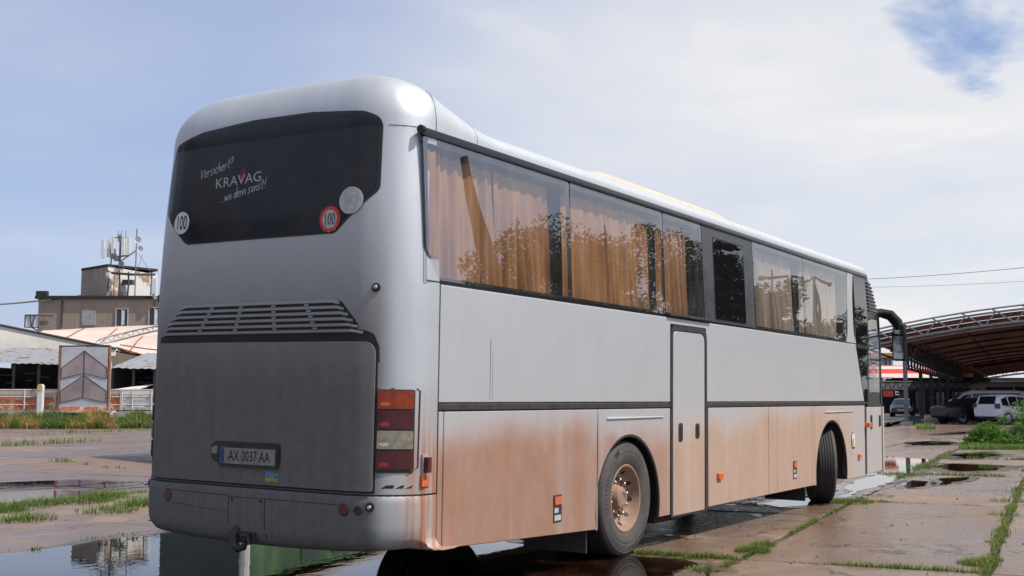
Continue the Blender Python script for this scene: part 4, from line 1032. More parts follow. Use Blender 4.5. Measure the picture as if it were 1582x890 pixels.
def blade(mb, p, h, wd, lean, ang):
    d = Vector((math.cos(ang), math.sin(ang), 0)); s = Vector((-d.y, d.x, 0)) * wd / 2
    m1 = p + Vector((0, 0, h * .55)) + d * lean * h * .3; t = p + Vector((0, 0, h)) + d * lean * h
    mb.add([p - s, p + s, m1 + s * .8, t, m1 - s * .8], [(0, 1, 2, 4), (4, 2, 3)])
mdry = MB()
def joint_grass(mb, A, B, dens, h, spread, patch=.5, wd=.006):
    L = (B - A).length; nn = int(L * dens); d = (B - A) / L; s = Vector((-d.y, d.x, 0)); off = gr_.uniform(0, 90)
    for i in range(nn):
        u = gr_.random() * L; c = mnoise.noise(Vector((u * .9 + off, off, 0))) + .5 * mnoise.noise(Vector((u * 3.1, off, 3)))
        f_ = max(0, min(1, (c + patch) * 1.6))
        if gr_.random() > f_: continue
        p = A + d * u + s * gr_.gauss(0, spread * (.45 + .8 * f_)); hh = h * (.35 + .8 * f_) * gr_.uniform(.5, 1.2)
        blade(mdry if gr_.random() < .16 else mb, p + Vector((0, 0, -.01)), hh, wd * gr_.uniform(.7, 1.6), gr_.uniform(.2, 1.2), gr_.uniform(0, 6.28))
def clump(mb, c, r, n_, h, wd=.007):
    for i in range(n_):
        a, q = gr_.uniform(0, 6.28), r * math.sqrt(gr_.random()); p = c + Vector((math.cos(a) * q, math.sin(a) * q, -.01))
        blade(mb, p, h * gr_.uniform(.4, 1.1) * (1.15 - .6 * q / r), wd * gr_.uniform(.7, 1.6), gr_.uniform(.2, 1.3), a + gr_.gauss(0, .8))
mb = MB()
joint_grass(mb, uv(2.4, -1.31), uv(6.6, -1.31), 600, .055, .016, .18); joint_grass(mb, uv(6.6, -1.31), uv(16, -1.31), 280, .055, .02, .15, .008)
joint_grass(mb, uv(15, -1.31), uv(40, -1.31), 110, .07, .04, .35, .014)
joint_grass(mb, uv(2.5, -3.27), uv(12, -3.27), 380, .06, .03, .25, .007); joint_grass(mb, uv(12, -3.27), uv(45, -3.27), 80, .08, .05, .15, .014)
joint_grass(mb, uv(3.59, -1.3), uv(3.59, .4), 900, .055, .022, .55); joint_grass(mb, uv(3.59, -3.27), uv(3.59, -1.3), 700, .05, .02, .35)
joint_grass(mb, uv(9.92, -3.27), uv(9.92, .3), 350, .05, .025, .25, .008); joint_grass(mb, uv(16.25, -5.2), uv(16.25, .3), 260, .07, .03, .4, .01)
joint_grass(mb, uv(22.6, -7.2), uv(22.6, .3), 150, .09, .04, .3, .014)
for (px, py, r, k, h) in ((1085, 882, .13, 260, .07), (1163, 852, .16, 420, .10), (1180, 842, .12, 260, .08), (1315, 777, .30, 420, .11), (1290, 776, .2, 160, .08), (1510, 872, .16, 420, .09), (1530, 866, .10, 200, .07), (1538, 838, .10, 140, .06), (1552, 796, .2, 160, .08), (1556, 775, .25, 160, .09),
                          (1400, 735, .35, 260, .12), (1432, 722, .4, 260, .13), (1060, 863, .1, 90, .05)):
    clump(mb, ground(px, py), r, k, h)
joint_grass(mb, uv(1.5, 8.45), uv(14, 8.45), 240, .08, .04, .3, .008); joint_grass(mb, uv(0.5, 6.95), uv(10, 6.95), 200, .07, .04, .1, .008)
for (px, py, r, k, h) in ((20, 786, .45, 240, .14), (5, 790, .3, 260, .18), (128, 776, .4, 320, .18), (160, 770, .35, 300, .18), (165, 790, .4, 240, .13), (40, 803, .35, 240, .14), (220, 780, .35, 300, .18), (60, 780, .3, 250, .15)):
    clump(mb, ground(px, py), r, k, h, .010)
joint_grass(mb, uv(-1.0, 4.78), uv(6, 4.78), 160, .05, .03, .2)
for (px, py) in ((185, 845), (160, 842), (55, 850), (205, 834)): clump(mb, ground(px, py), .05, 26, .09)
joint_grass(mb, ground(0, 690), ground(150, 682), 60, .2, .2, .5, .02); joint_grass(mb, ground(40, 672), ground(236, 665), 40, .2, .25, .4, .025); joint_grass(mb, ground(80, 712), ground(190, 725), 110, .12, .1, .3, .015)
for v_ in (-5.24, -7.21, -9.18, -11.15): joint_grass(mb, uv(18, v_), uv(60, v_), 45, .13, .08, .25, .02)
for u_ in (35.2, 41.6, 47.9, 54.2): joint_grass(mb, uv(u_, -12), uv(u_, 0), 60, .13, .08, .2, .02)
g_o = mb.build('joint_grass', grass_m, recalc=False); tag(g_o, 'fresh green grass tufts growing in the joints of the concrete slabs', 'grass', kind='stuff')
o = mdry.build('dry_joint_grass', dry_m, recalc=False); tag(o, 'dry straw coloured blades among the green tufts in the slab joints', 'grass', kind='stuff')
# loose stones, leaves and mud crumbs on the slabs
mb = MB(); rr = random.Random(2)
for i in range(420):
    p = uv(rr.uniform(2, 16), rr.uniform(-4.5, .4)) if i < 260 else uv(rr.uniform(0, 14), rr.uniform(4.8, 13)); s = rr.uniform(.006, .022)
    mb.add([p + Vector((rr.uniform(-s, s), rr.uniform(-s, s), .004)) for _ in range(4)] + [p + Vector((0, 0, s * .8))], [(0, 1, 4), (1, 2, 4), (2, 3, 4), (3, 0, 4)])
o = mb.build('loose_grit', soil); tag(o, 'small crumbs of mud and grit scattered on the concrete', 'grit', kind='stuff')
# ================================================================== SURROUNDINGS
class Fr:
    """a thing standing at depth d near photo column px0; local x to the right, y away, z up"""
    def __init__(s, name, px0, d, label, cat, group=None, turn=0.0):
        s.p0, s.d = px0, d; s.o = empty(name, at(px0, d), FACE + turn); tag(s.o, label, cat, group)
    def x(s, px, dd=0.0): return X(px, s.d + dd) - X(s.p0, s.d)
    def z(s, py, dd=0.0): return Z(py, s.d + dd)
    def P(s, px, py, dd=0.0): return Vector((s.x(px, dd), dd, s.z(py, dd)))
    def part(s, mb, name, m_, parent=None, smooth=None): return mb.build(name, m_, parent or s.o, smooth)
def slab(mb, F, px0, py0, px1, py1, dd, th, mi=None): mb.box((F.x(px0, dd), dd, F.z(py1, dd)), (F.x(px1, dd), dd + th, F.z(py0, dd)), mi)

plaster = pmat('beige_brick', (0.30, 0.225, 0.165), 0.9, col2=(0.23, 0.17, 0.125), nscale=.5, bump=.3, bscale=6)
def brick_mat(name, c1, c2, mortar, scale, peel=None):
    m = bpy.data.materials.new(name); m.use_nodes = True; n = NT(m.node_tree); v = n.coord(); x, y, z = n.sep(v)
    br = n.new('ShaderNodeTexBrick', Scale=scale); n.set(br.inputs['Vector'], n.new('ShaderNodeCombineXYZ', X=n.math('ADD', x, y), Y=z, Z=0.0).outputs[0])
    br.inputs['Color1'].default_value = (*c1, 1); br.inputs['Color2'].default_value = (*c2, 1); br.inputs['Mortar'].default_value = (*mortar, 1); br.inputs['Mortar Size'].default_value = .012
    c = n.mix(n.math('MULTIPLY', n.ramp(n.noise(v, .35, 5), .35, .7), .5), br.outputs['Color'], tuple(k * .62 for k in c1))
    c = n.mix(n.math('MULTIPLY', n.ramp(n.noise(n.scaled(v, (2, 2, .25)), 1.2, 4), .55, .75), .45), c, (.12, .10, .085))
    if peel: c = n.mix(n.ramp(n.noise(v, .55, 6, .65), .44, .50), c, peel)
    b = n.new('ShaderNodeBsdfPrincipled', Roughness=.9); n.set(b.inputs['Base Color'], c); n.set(b.inputs['Normal'], n.bump(br.outputs['Fac'], -.3, .02))
    n.new('ShaderNodeOutputMaterial', Surface=b.outputs[0]); return m
brick = brick_mat('dun_brick', (.40, .31, .235), (.34, .265, .20), (.22, .19, .16), 2.2)
peel = brick_mat('peeling_brick', (.42, .27, .17), (.36, .22, .14), (.45, .40, .34), 2.2, (.66, .63, .58))
def rust_mat(name, paint, amount, r1=(.78, .25, .08), r2=(.52, .13, .045)):
    m = bpy.data.materials.new(name); m.use_nodes = True; n = NT(m.node_tree); v = n.coord()
    f = n.ramp(n.noise(v, 1.6, 6, .65, .4), amount - .05, amount + .05)
    c = n.mix(f, paint, n.mix(n.ramp(n.noise(v, 6, 4), .3, .7), r1, r2))
    b = n.new('ShaderNodeBsdfPrincipled', Roughness=.7); n.set(b.inputs['Base Color'], c); n.new('ShaderNodeOutputMaterial', Surface=b.outputs[0]); return m
rust = rust_mat('rust_orange', (.80, .58, .44), .44); rust_w = rust_mat('rusting_white', (.80, .76, .70), .62); rust_roof = rust_mat('rusty_sheet', (.25, .255, .26), .58, (.24, .10, .07), (.14, .055, .04)); rust_post = rust_mat('rusty_post', (.30, .17, .11), .45, (.32, .12, .06), (.20, .07, .04))
tent = pmat('tent_fabric', (.74, .70, .64), .8, col2=(.62, .57, .51), nscale=.5); tent2 = pmat('pink_fabric', (.62, .50, .42), .8, col2=(.52, .40, .33), nscale=.35, stretch=(1, .3, 1))
steel = pmat('grey_steel', (.20, .20, .20), .55, .3, col2=(.15, .14, .14)); steel_w = pmat('pale_steel', (.58, .57, .54), .5, col2=(.45, .43, .40)); steel_d = pmat('dark_steel', (.045, .042, .042), .6)
white_p = pmat('white_paint', (.80, .79, .76), .6, col2=(.58, .55, .52), nscale=2); conc_b = pmat('plinth_concrete', (.66, .62, .57), .9, col2=(.36, .33, .29), nscale=1.2, bump=.3)
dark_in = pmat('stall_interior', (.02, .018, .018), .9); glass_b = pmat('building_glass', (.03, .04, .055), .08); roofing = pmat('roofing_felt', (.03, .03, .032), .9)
equip = pmat('equipment_white', (.66, .68, .66), .5)

# ---- the beige building with its stair tower and aerials
F = Fr('office_building', 150, 110, 'beige brick office building with a stair tower, beyond the market stalls', 'building')
mb = MB(); x0, x1, zt = F.x(57), F.x(330), F.z(462); mb.box((x0, 0, 0), (x1, 14, zt)); F.part(mb, 'wall', brick)
mb = MB(); mb.box((x0 - .25, -.3, zt), (x1 + .2, 14.2, zt + .28)); mb.box((x0 - .25, -.1, zt + .28), (F.x(70), .4, zt + .75)); F.part(mb, 'parapet', roofing)
mb = MB(); slab(mb, F, 125, 480, 146, 503, -.08, .2); F.part(mb, 'bricked_up_window', brick_mat('rubble_fill', (.34, .33, .31), (.48, .46, .43), (.15, .14, .13), 5))
for a, b, c, d in ((177, 478, 196.5, 504), (228, 476, 247, 504), (285, 476, 304, 504)):
    mb = MB(); slab(mb, F, a, c - 0 if False else b, c, d, -.06, .2); wn = F.part(mb, 'window', glass_b)
    mb = MB()
    for px in (a, (a + c) / 2 - .5, c - 1.2): slab(mb, F, px, b, px + 1.2, d, -.12, .08)
    slab(mb, F, a, b - 1, c, b, -.12, .08); slab(mb, F, a, d, c, d + 1, -.16, .12); F.part(mb, 'frame', steel_w, wn)
    mb = MB(); slab(mb, F, a + 9, b + 2, a + 14, d - 2, -.075, .01); F.part(mb, 'curtain', white_p, wn)
mb = MB(); mb.tube([F.P(94, 464, -.1), F.P(94, 506, -.1)], .07, 6); mb.tube([F.P(60, 488, -.15), F.P(80, 488, -.15)], .05, 5); F.part(mb, 'drainpipe', steel_d)
# stair tower: two faces meeting at a near corner
zb = zt + .28; ztw = F.z(409)
A, B, C_ = Vector((F.x(122, 5), 5, 0)), Vector((F.x(163, 1.2), 1.2, 0)), Vector((F.x(241, 5.5), 5.5, 0)); D_ = Vector((F.x(205, 10), 10, 0))
mb = MB(); P = [A, B, C_, D_]
def wallface(mb, a, b, za, zb2, zb1): mb.add([(a.x, a.y, za), (b.x, b.y, za), (b.x, b.y, zb2), (a.x, a.y, zb1)], [(0, 1, 2, 3)])
wallface(mb, A, B, zb, ztw, ztw); wallface(mb, D_, A, zb, ztw, ztw); tw = F.part(mb, 'stair_tower', brick)
mb = MB(); wallface(mb, B, C_, zb, ztw - .35, ztw); wallface(mb, C_, D_, zb, ztw, ztw - .35); F.part(mb, 'peeling_wall', peel, tw)
mb = MB(); mb.add([(p.x * 1.0, p.y - .1, z) for z in (ztw, ztw + .22) for p in P], [(0, 1, 2, 3), (4, 5, 6, 7), (0, 1, 5, 4), (1, 2, 6, 5), (2, 3, 7, 6), (3, 0, 4, 7)]); F.part(mb, 'roof_edge', roofing, tw)
mb = MB(); m_ = (B + C_) / 2; mb.box((F.x(183) - .5, 2.0, F.z(440, 2)), (F.x(183) + .5, 2.6, F.z(432, 2))); F.part(mb, 'window', glass_b, tw)
mb = MB()
for px, a, b in ((164, 418, 450), (181, 418, 458), (195, 420, 458), (231, 420, 456)): mb.tube([F.P(px, a, 1.0), F.P(px + .6, (a + b) / 2, .9), F.P(px - .3, b, .9)], .09, 6)
mb.tube([F.P(164, 421, .9), F.P(200, 424, .9), F.P(236, 424, 3)], .12, 6); F.part(mb, 'cable_run', steel_d, tw)
mb = MB(); F2b = Fr('white_board', 48, 109, 'plain white board on a bracket at the corner of the beige building', 'board')
mb.box((F2b.x(37), 0, F2b.z(506)), (F2b.x(59), .15, F2b.z(487))); F2b.part(mb, 'face', white_p)
mb = MB(); 
for a, b, c, d in ((37, 487, 59, 487), (37, 506, 59, 506), (37, 487, 37, 506), (59, 487, 59, 508), (44, 487, 48, 506), (52, 487, 48, 506)): mb.tube([F2b.P(a, b, -.04), F2b.P(c, d, -.04)], .05, 5)
mb.tube([F2b.P(48, 506, .1), F2b.P(58, 512, 1.2)], .06, 5)
F2b.part(mb, 'bracket', steel_d)
# aerial mast on the tower
F = Fr('mobile_phone_mast', 181, 112, 'cluster of white panel aerials on a mast above the stair tower', 'aerial mast'); zr = ztw + .1
F.o.location.z = zr; zr_ = zr
def PZ(F, px, py, dd=0.0): p = F.P(px, py, dd); p.z -= zr_; return p
mb = MB(); mb.tube([PZ(F, 181, 408), PZ(F, 181, 362)], .11, 8); mb.tube([PZ(F, 167, 408), PZ(F, 171, 366)], .07, 6); mb.tube([PZ(F, 172, 366), PZ(F, 190, 366)], .06, 6); mb.tube([PZ(F, 166, 398), PZ(F, 194, 394)], .08, 6); mb.tube([PZ(F, 181, 404), PZ(F, 204, 388)], .06, 6)
for px in (177, 182, 189): mb.tube([PZ(F, px, 366), PZ(F, px, 355)], .03, 5)
F.part(mb, 'mast', steel)
for i, (px, a, b, wd) in enumerate(((155.5, 371, 399, 5), (162, 369, 396, 5), (164.5, 363, 392, 3), (171, 367, 392, 4), (178, 360, 372, 5), (184.5, 364, 392, 4), (187.5, 366, 394, 3), (192.5, 365, 391, 5))):
    mb = MB(); p, q = PZ(F, px - wd / 2, b), PZ(F, px + wd / 2, a); mb.box((p.x, -.4 + .5 * (i % 3), p.z), (q.x, -.1 + .5 * (i % 3), q.z)); F.part(mb, 'panel_aerial', equip)
for px, py in ((172, 396), (177, 399), (184, 408), (170, 388)):
    mb = MB(); p = PZ(F, px, py); mb.box((p.x - .22, -.3, p.z - .25), (p.x + .22, .1, p.z + .25)); F.part(mb, 'radio_unit', steel)
F = Fr('dish_mast', 206, 111, 'thin pole with two small dishes right of the panel aerials', 'aerial mast'); F.o.location.z = zt
zr_ = zt
mb = MB(); mb.tube([PZ(F, 206, 460), PZ(F, 206, 352)], .06, 6); mb.tube([PZ(F, 206, 386), PZ(F, 187, 400)], .04, 5); mb.tube([PZ(F, 210, 392), PZ(F, 228, 418)], .03, 5); mb.tube([PZ(F, 216, 392), PZ(F, 206, 425)], .02, 5); F.part(mb, 'pole', steel)
for px, py, r in ((213, 384, .28), (209, 370, .32)):
    mb = MB(); p = PZ(F, px, py, -.3); vs = [(r * math.sin(a), h) for a, h in ((0, 0), (.5, .03), (1.0, .1), (1.5, .2))]
    g2 = MB(); g2.lathe([(max(.001, a), -b) for a, b in vs], 20, 'Y'); mb.add([Vector(v_) * 1 + p for v_ in g2.v], g2.f); F.part(mb, 'dish', equip, smooth=50)
for (px, py, a, b, nm, lb) in ((163, 425, 5, 9, 'equipment_box', 'small white equipment box on the corner of the stair tower'), (235, 444, 7, 28, 'equipment_box', 'tall white equipment cabinet at the right end of the stair tower')):
    F = Fr(nm, px, 109.5, lb, 'equipment box'); F.o.location.z = Z(py + b / 2, 109.5); zr_ = F.o.location.z
    mb = MB(); mb.box((-X(791 + a / 2, 109.5), 0, 0), (X(791 + a / 2, 109.5), .5, b / FPX * 109.5)); F.part(mb, 'cabinet', equip); mb = MB(); mb.box((-.1, -.03, .1), (.1, 0, .2)); mb.tube([(0, .2, 0), (0, .3, -.9)], .05, 5); F.part(mb, 'cable', steel_d)

# ---- white tent roof, arched fabric roofs with a lattice arch
F = Fr('white_tent', 30, 70, 'large white fabric tent roof behind the left stall', 'tent', None, R_(24))
prof = [(-200, 470), (0, 504), (100, 522), (172, 537), (172, 548), (100, 548), (-200, 548)]
mb = MB(); mb.prism([(F.x(a), F.z(b)) for a, b in prof], 'y', 0, 14); F.part(mb, 'canopy', tent)
mb = MB(); mb.tube([F.P(-200, 469, -.05), F.P(0, 503, -.05), F.P(172, 536.5, -.05)], .07, 6); F.part(mb, 'eave_pole', steel_d)
mb = MB()
for px in (-90, 2, 78, 168): mb.tube([F.P(px, 540, .3), Vector((F.x(px), .3, 0))], .06, 6)
F.part(mb, 'tent_pole', steel_w)
def vault(name, px0, d, rows, label, mat_, ribs):
    F = Fr(name, px0, d, label, 'fabric roof'); mb = MB(); G = []
    for dd, line in rows: G.append([F.P(px, py, dd) for px, py in line])
    mb.grid(G); mb.grid([[p - Vector((0, 0, .12)) for p in r] for r in G]); F.part(mb, 'canopy', mat_, smooth=60)
    mb = MB()
    for r in ribs: mb.tube([F.P(px, py, dd) + Vector((0, -.05, .03)) for px, py, dd in r], .05, 5)
    F.part(mb, 'rib', rust_post); mb = MB()
    for px in (px0 - 20, px0 + 120): mb.tube([(F.x(px), 2, 0), (F.x(px), 2, F.z(545))], .1, 6)
    F.part(mb, 'post', steel_w); return F
vault('fabric_roof', 150, 80, [(0, [(60, 516), (100, 524), (150, 536), (200, 546), (260, 556)]), (5, [(62, 513), (110, 519), (160, 527), (210, 533), (270, 541)]), (10, [(66, 511), (120, 513), (170, 518), (220, 522), (275, 527)]), (16, [(75, 511), (130, 508.5), (180, 509), (230, 508), (280, 509)]), (24, [(80, 511), (140, 507), (190, 504.5), (235, 503), (285, 502)])],
      'pinkish white arched fabric roof below the beige building', tent2, [[(100, 524, 0), (110, 519, 5), (120, 513, 10), (130, 508.5, 16)], [(150, 536, 0), (160, 527, 5), (170, 518, 10), (180, 509, 16)]])
vault('fabric_roof', 220, 74, [(0, [(180, 538), (200, 545), (220, 549), (270, 556)]), (3, [(186, 534), (206, 537), (225, 540), (270, 545)]), (6, [(196, 530), (212, 529), (230, 530), (270, 532)]), (9, [(206, 526), (220, 521), (240, 517.5), (275, 515)])],
      'lower pink fabric roof under the lattice arch', tent2, [[(180, 538, 0), (220, 549, 0), (270, 556, 0)], [(200, 545, 0), (206, 537, 3), (212, 529, 6), (220, 521, 9)], [(186, 534, 3), (206, 537, 3), (225, 540, 3), (270, 545, 3)]])
F = Fr('lattice_arch', 190, 73, 'pale steel lattice arch rising between the two fabric roofs', 'truss')
lo_ = [(146, 533), (160, 531), (175, 528), (190, 524), (205, 520), (220, 516), (235, 512.5), (262, 507)]; hi_ = [(151, 526), (163, 522), (177, 518), (191, 515), (206, 511), (221, 508), (236, 505), (262, 500)]
mb = MB()
for L_2, r in ((lo_, .07), (hi_, .06)): mb.tube([F.P(*p) for p in L_2], r, 6); mb.tube([F.P(*p, .8) for p in L_2], r, 6)
F.part(mb, 'chord', steel_w); mb = MB()
for a, b, c in zip(lo_, hi_, lo_[1:]): mb.tube([F.P(*a), F.P(*b)], .04, 5); mb.tube([F.P(*b), F.P(*c)], .04, 5); mb.tube([F.P(*b, .8), F.P(*a)], .03, 5)
mb.tube([F.P(146, 533), (F.x(146), 0, 0)], .07, 6); F.part(mb, 'brace', steel_w)

# ---- market stalls with corrugated roofs
def stall(pa, pb, ya, yb, label):
    F = Fr('market_stall', (pa + pb) / 2, 62, label, 'market stall', 'market stalls behind the railing')
    mb = MB(); n_ = int((F.x(pb) - F.x(pa)) / .10); rows = []
    for dd, dy in ((0, 22.5), (2, 15), (4, 7.5), (6.2, 0)):
        rows.append([(F.x(pa, 0) + (F.x(pb) - F.x(pa)) * i / n_, dd, F.z((ya + (yb - ya) * i / n_) + dy, dd) + .022 * math.sin(i * 1.5708) + .012 * math.sin(i * .37)) for i in range(n_ + 1)])
    mb.grid(rows); F.part(mb, 'corrugated_roof', rust_roof, smooth=80)
    mb = MB(); mb.quad((F.x(pa), 6.3, 0), (F.x(pb), 6.3, 0), (F.x(pb), 6.3, 4.0), (F.x(pa), 6.3, 4.0)); mb.box((F.x(pa), .5, .3), (F.x(pa) + .1, 6.3, 3.2)); mb.box((F.x(pb) - .1, .5, .3), (F.x(pb), 6.3, 3.2)); F.part(mb, 'back_wall', dark_in)
    mb = MB(); r2 = random.Random(int(pa) + 900); c_ = (pa + pb) / 2
    for i in range(4):
        mb = MB(); px = pa + (pb - pa) * (i + .1) / 4; mb.box((F.x(px, .3), .3, 0), (F.x(px, .3) + .12, .42, F.z((ya + yb) / 2 + 22, .3))); F.part(mb, 'stall_post', steel_d)
    for i in range(7):
        mb = MB(); px, py = r2.uniform(pa + 5, pb - 25), r2.uniform(572, 592); mb.box((F.x(px, 4.5), 4.5, F.z(py + 1.6, 4.5)), (F.x(px + r2.uniform(8, 26), 4.5), 4.7, F.z(py, 4.5))); F.part(mb, 'shelf', MATS.get('stall_grey') or pmat('stall_grey', (.16, .15, .14), .8))
    return F
stall(-60, 94, 537, 541, 'open dark market stall with rusty corrugated eaves left of the chevron panel')
stall(170, 300, 546, 550, 'open dark market stall with grey corrugated eaves right of the chevron panel')
# plinth, railing panels
F = Fr('plinth_wall', 100, 60.6, 'low weathered white concrete plinth below the stalls', 'wall'); mb = MB(); mb.box((F.x(-80), 0, 0), (F.x(166), 6, F.z(635))); mb.box((F.x(181), 0, 0), (F.x(300), 6, F.z(636))); mb.box((F.x(166), .8, 0), (F.x(181), 6, F.z(640))); F.part(mb, 'wall', conc_b)
mb = MB(); mb.box((F.x(92), -.5, F.z(637.5)), (F.x(182), .3, F.z(634.2))); F.part(mb, 'ledge', conc_b)
def railing(name, pa, pb, label, rusty, posts):
    F = Fr(name, (pa + pb) / 2, 60.7, label, 'railing', 'railings in front of the stalls'); z0 = F.z(634)
    F.o.location.z = z0
    mb = MB()
    for py in (602.5, 613.5, 625.5): mb.tube([(F.x(pa), 0, F.z(py) - z0), (F.x(pb), 0, F.z(py) - z0)], .035, 6)
    for px in posts: mb.tube([(F.x(px), 0, 0), (F.x(px), 0, F.z(602) - z0)], .05, 6)
    F.part(mb, 'rail', steel_w)
    mb = MB(); mb.box((F.x(pa), .06, .02), (F.x(pb), .10, F.z(613) - z0)); F.part(mb, 'lower_sheet', rust if rusty else rust_w)
    mb = MB(); mb.box((F.x(pa), .08, F.z(612) - z0), (F.x(pb), .11, F.z(603.5) - z0)); F.part(mb, 'upper_sheet', tent2 if rusty else rust_w); return F
railing('railing', -70, 91, 'long railing with rust orange sheets left of the chevron panel', True, (-69, -30, 2, 41, 88)); railing('railing', 171.5, 189.5, 'short railing with rust red sheet beside the chevron panel', True, (172, 189)); railing('railing', 190, 290, 'railing with dirty white sheets near the rear of the coach', False, (191, 207, 236, 270))
F = Fr('leaning_sheet', 200, 61.5, 'pale roofing sheet lying over the white railing', 'sheet'); F.o.location.z = Z(604, 61.5); mb = MB(); mb.add([(F.x(a, d_), d_, F.z(b, d_) - F.o.location.z + o) for o in (0, .06) for a, b, d_ in ((175, 604, 0), (215, 602, 0), (240, 595, 1.2), (222, 597, 1.2))], [(0, 1, 2, 3), (4, 5, 6, 7), (0, 1, 5, 4), (1, 2, 6, 5), (2, 3, 7, 6), (3, 0, 4, 7)]); F.part(mb, 'sheet', tent)
# chevron panel
F = Fr('chevron_panel', 131, 60.2, 'tall grey metal panel with two dark chevrons between rusty posts', 'panel'); F.o.location.z = .0
mb = MB(); slab(mb, F, 95.5, 537, 167.5, 630, 0, .07); cp = F.part(mb, 'sheet', pmat('panel_grey', (.58, .58, .60), .5, .1, col2=(.48, .48, .50), nscale=.8))
chev = pmat('chevron_mauve', (.29, .22, .215), .5, .1, col2=(.40, .33, .32), nscale=.7)
for k, (ap, lf_, lb, bb) in enumerate(((542.5, 569, 585, 577.5), (580, 604, 622, 614.5))):
    for sgn in (-1, 1):
        mb = MB(); e = 96.5 if sgn < 0 else 166.5; q = [(131 + sgn * .25, ap), (e, lf_), (e, lb), (131 + sgn * .25, bb)]
        mb.prism([(F.x(a), F.z(b)) for a, b in q], 'y', -.015, -.002); F.part(mb, 'chevron', chev, cp)
        mb = MB()
        for (a, b), (c, d) in zip(q, q[1:] + q[:1]): mb.tube([F.P(a, b, -.018), F.P(c, d, -.018)], .016, 4)
        F.part(mb, 'seam', steel_d, cp)
mb = MB(); slab(mb, F, 95, 628.5, 168, 634, -.02, .1); F.part(mb, 'bottom_rail', rust)
for px in (93.5, 170):
    mb = MB(); mb.tube([(F.x(px), .05, 0), F.P(px, 534, .05)], .075, 8); F.part(mb, 'post', rust_post)
mb = MB(); mb.tube([F.P(93.5, 535.5, .02), F.P(170, 534.5, .02)], .04, 6); F.part(mb, 'top_rail', steel_d)
F = Fr('stub_post', 64, 60.2, 'short cream topped stub post before the rusty railing', 'post'); mb = MB(); mb.prism(rounded([(F.x(60), .3), (F.x(60), F.z(594)), (F.x(68.5), F.z(594)), (F.x(68.5), .3)], [0, .14, .14, 0], 5), 'y', 0, .28, .02); F.part(mb, 'shaft', white_p); mb = MB(); mb.prism(rounded([(F.x(60.2), F.z(604)), (F.x(60.2), F.z(593.6)), (F.x(68.3), F.z(593.6)), (F.x(68.3), F.z(604))], [0, .13, .13, 0], 5), 'y', -.012, .02, .005); F.part(mb, 'cap', pmat('cream_yellow', (.62, .47, .22), .6))
# weeds in front of the plinth
mb = MB(); mg = MB()
for i in range(19000):
    px = gr_.uniform(-70, 262); d = gr_.uniform(55.5, 60.3); c = mnoise.noise(Vector((px * .05, d * .3, 0))) ; big_ = mnoise.noise(Vector((px * .03, 7, 0)))
    h = (.5 + .6 * max(0, .4 + big_)) * gr_.uniform(.5, 1.2) * (.4 + .6 * (d - 55.5) / 4.8)
    green = c + (1.0 if (70 < px < 112 or px > 190) and gr_.random() < .7 else 0) > .25
    blade(mg if green else mb, at(px, d), h * (1.25 if green and 70 < px < 106 else 1), gr_.uniform(.03, .07), gr_.uniform(.1, .9), gr_.uniform(0, 6.28))
o = mb.build('dry_weeds', dry_m, recalc=False); tag(o, 'yellow dry weeds along the foot of the white plinth', 'weeds', kind='stuff')
o = mg.build('green_weeds', weed_m, recalc=False); tag(o, 'green weeds growing among the dry ones below the plinth', 'weeds', kind='stuff')

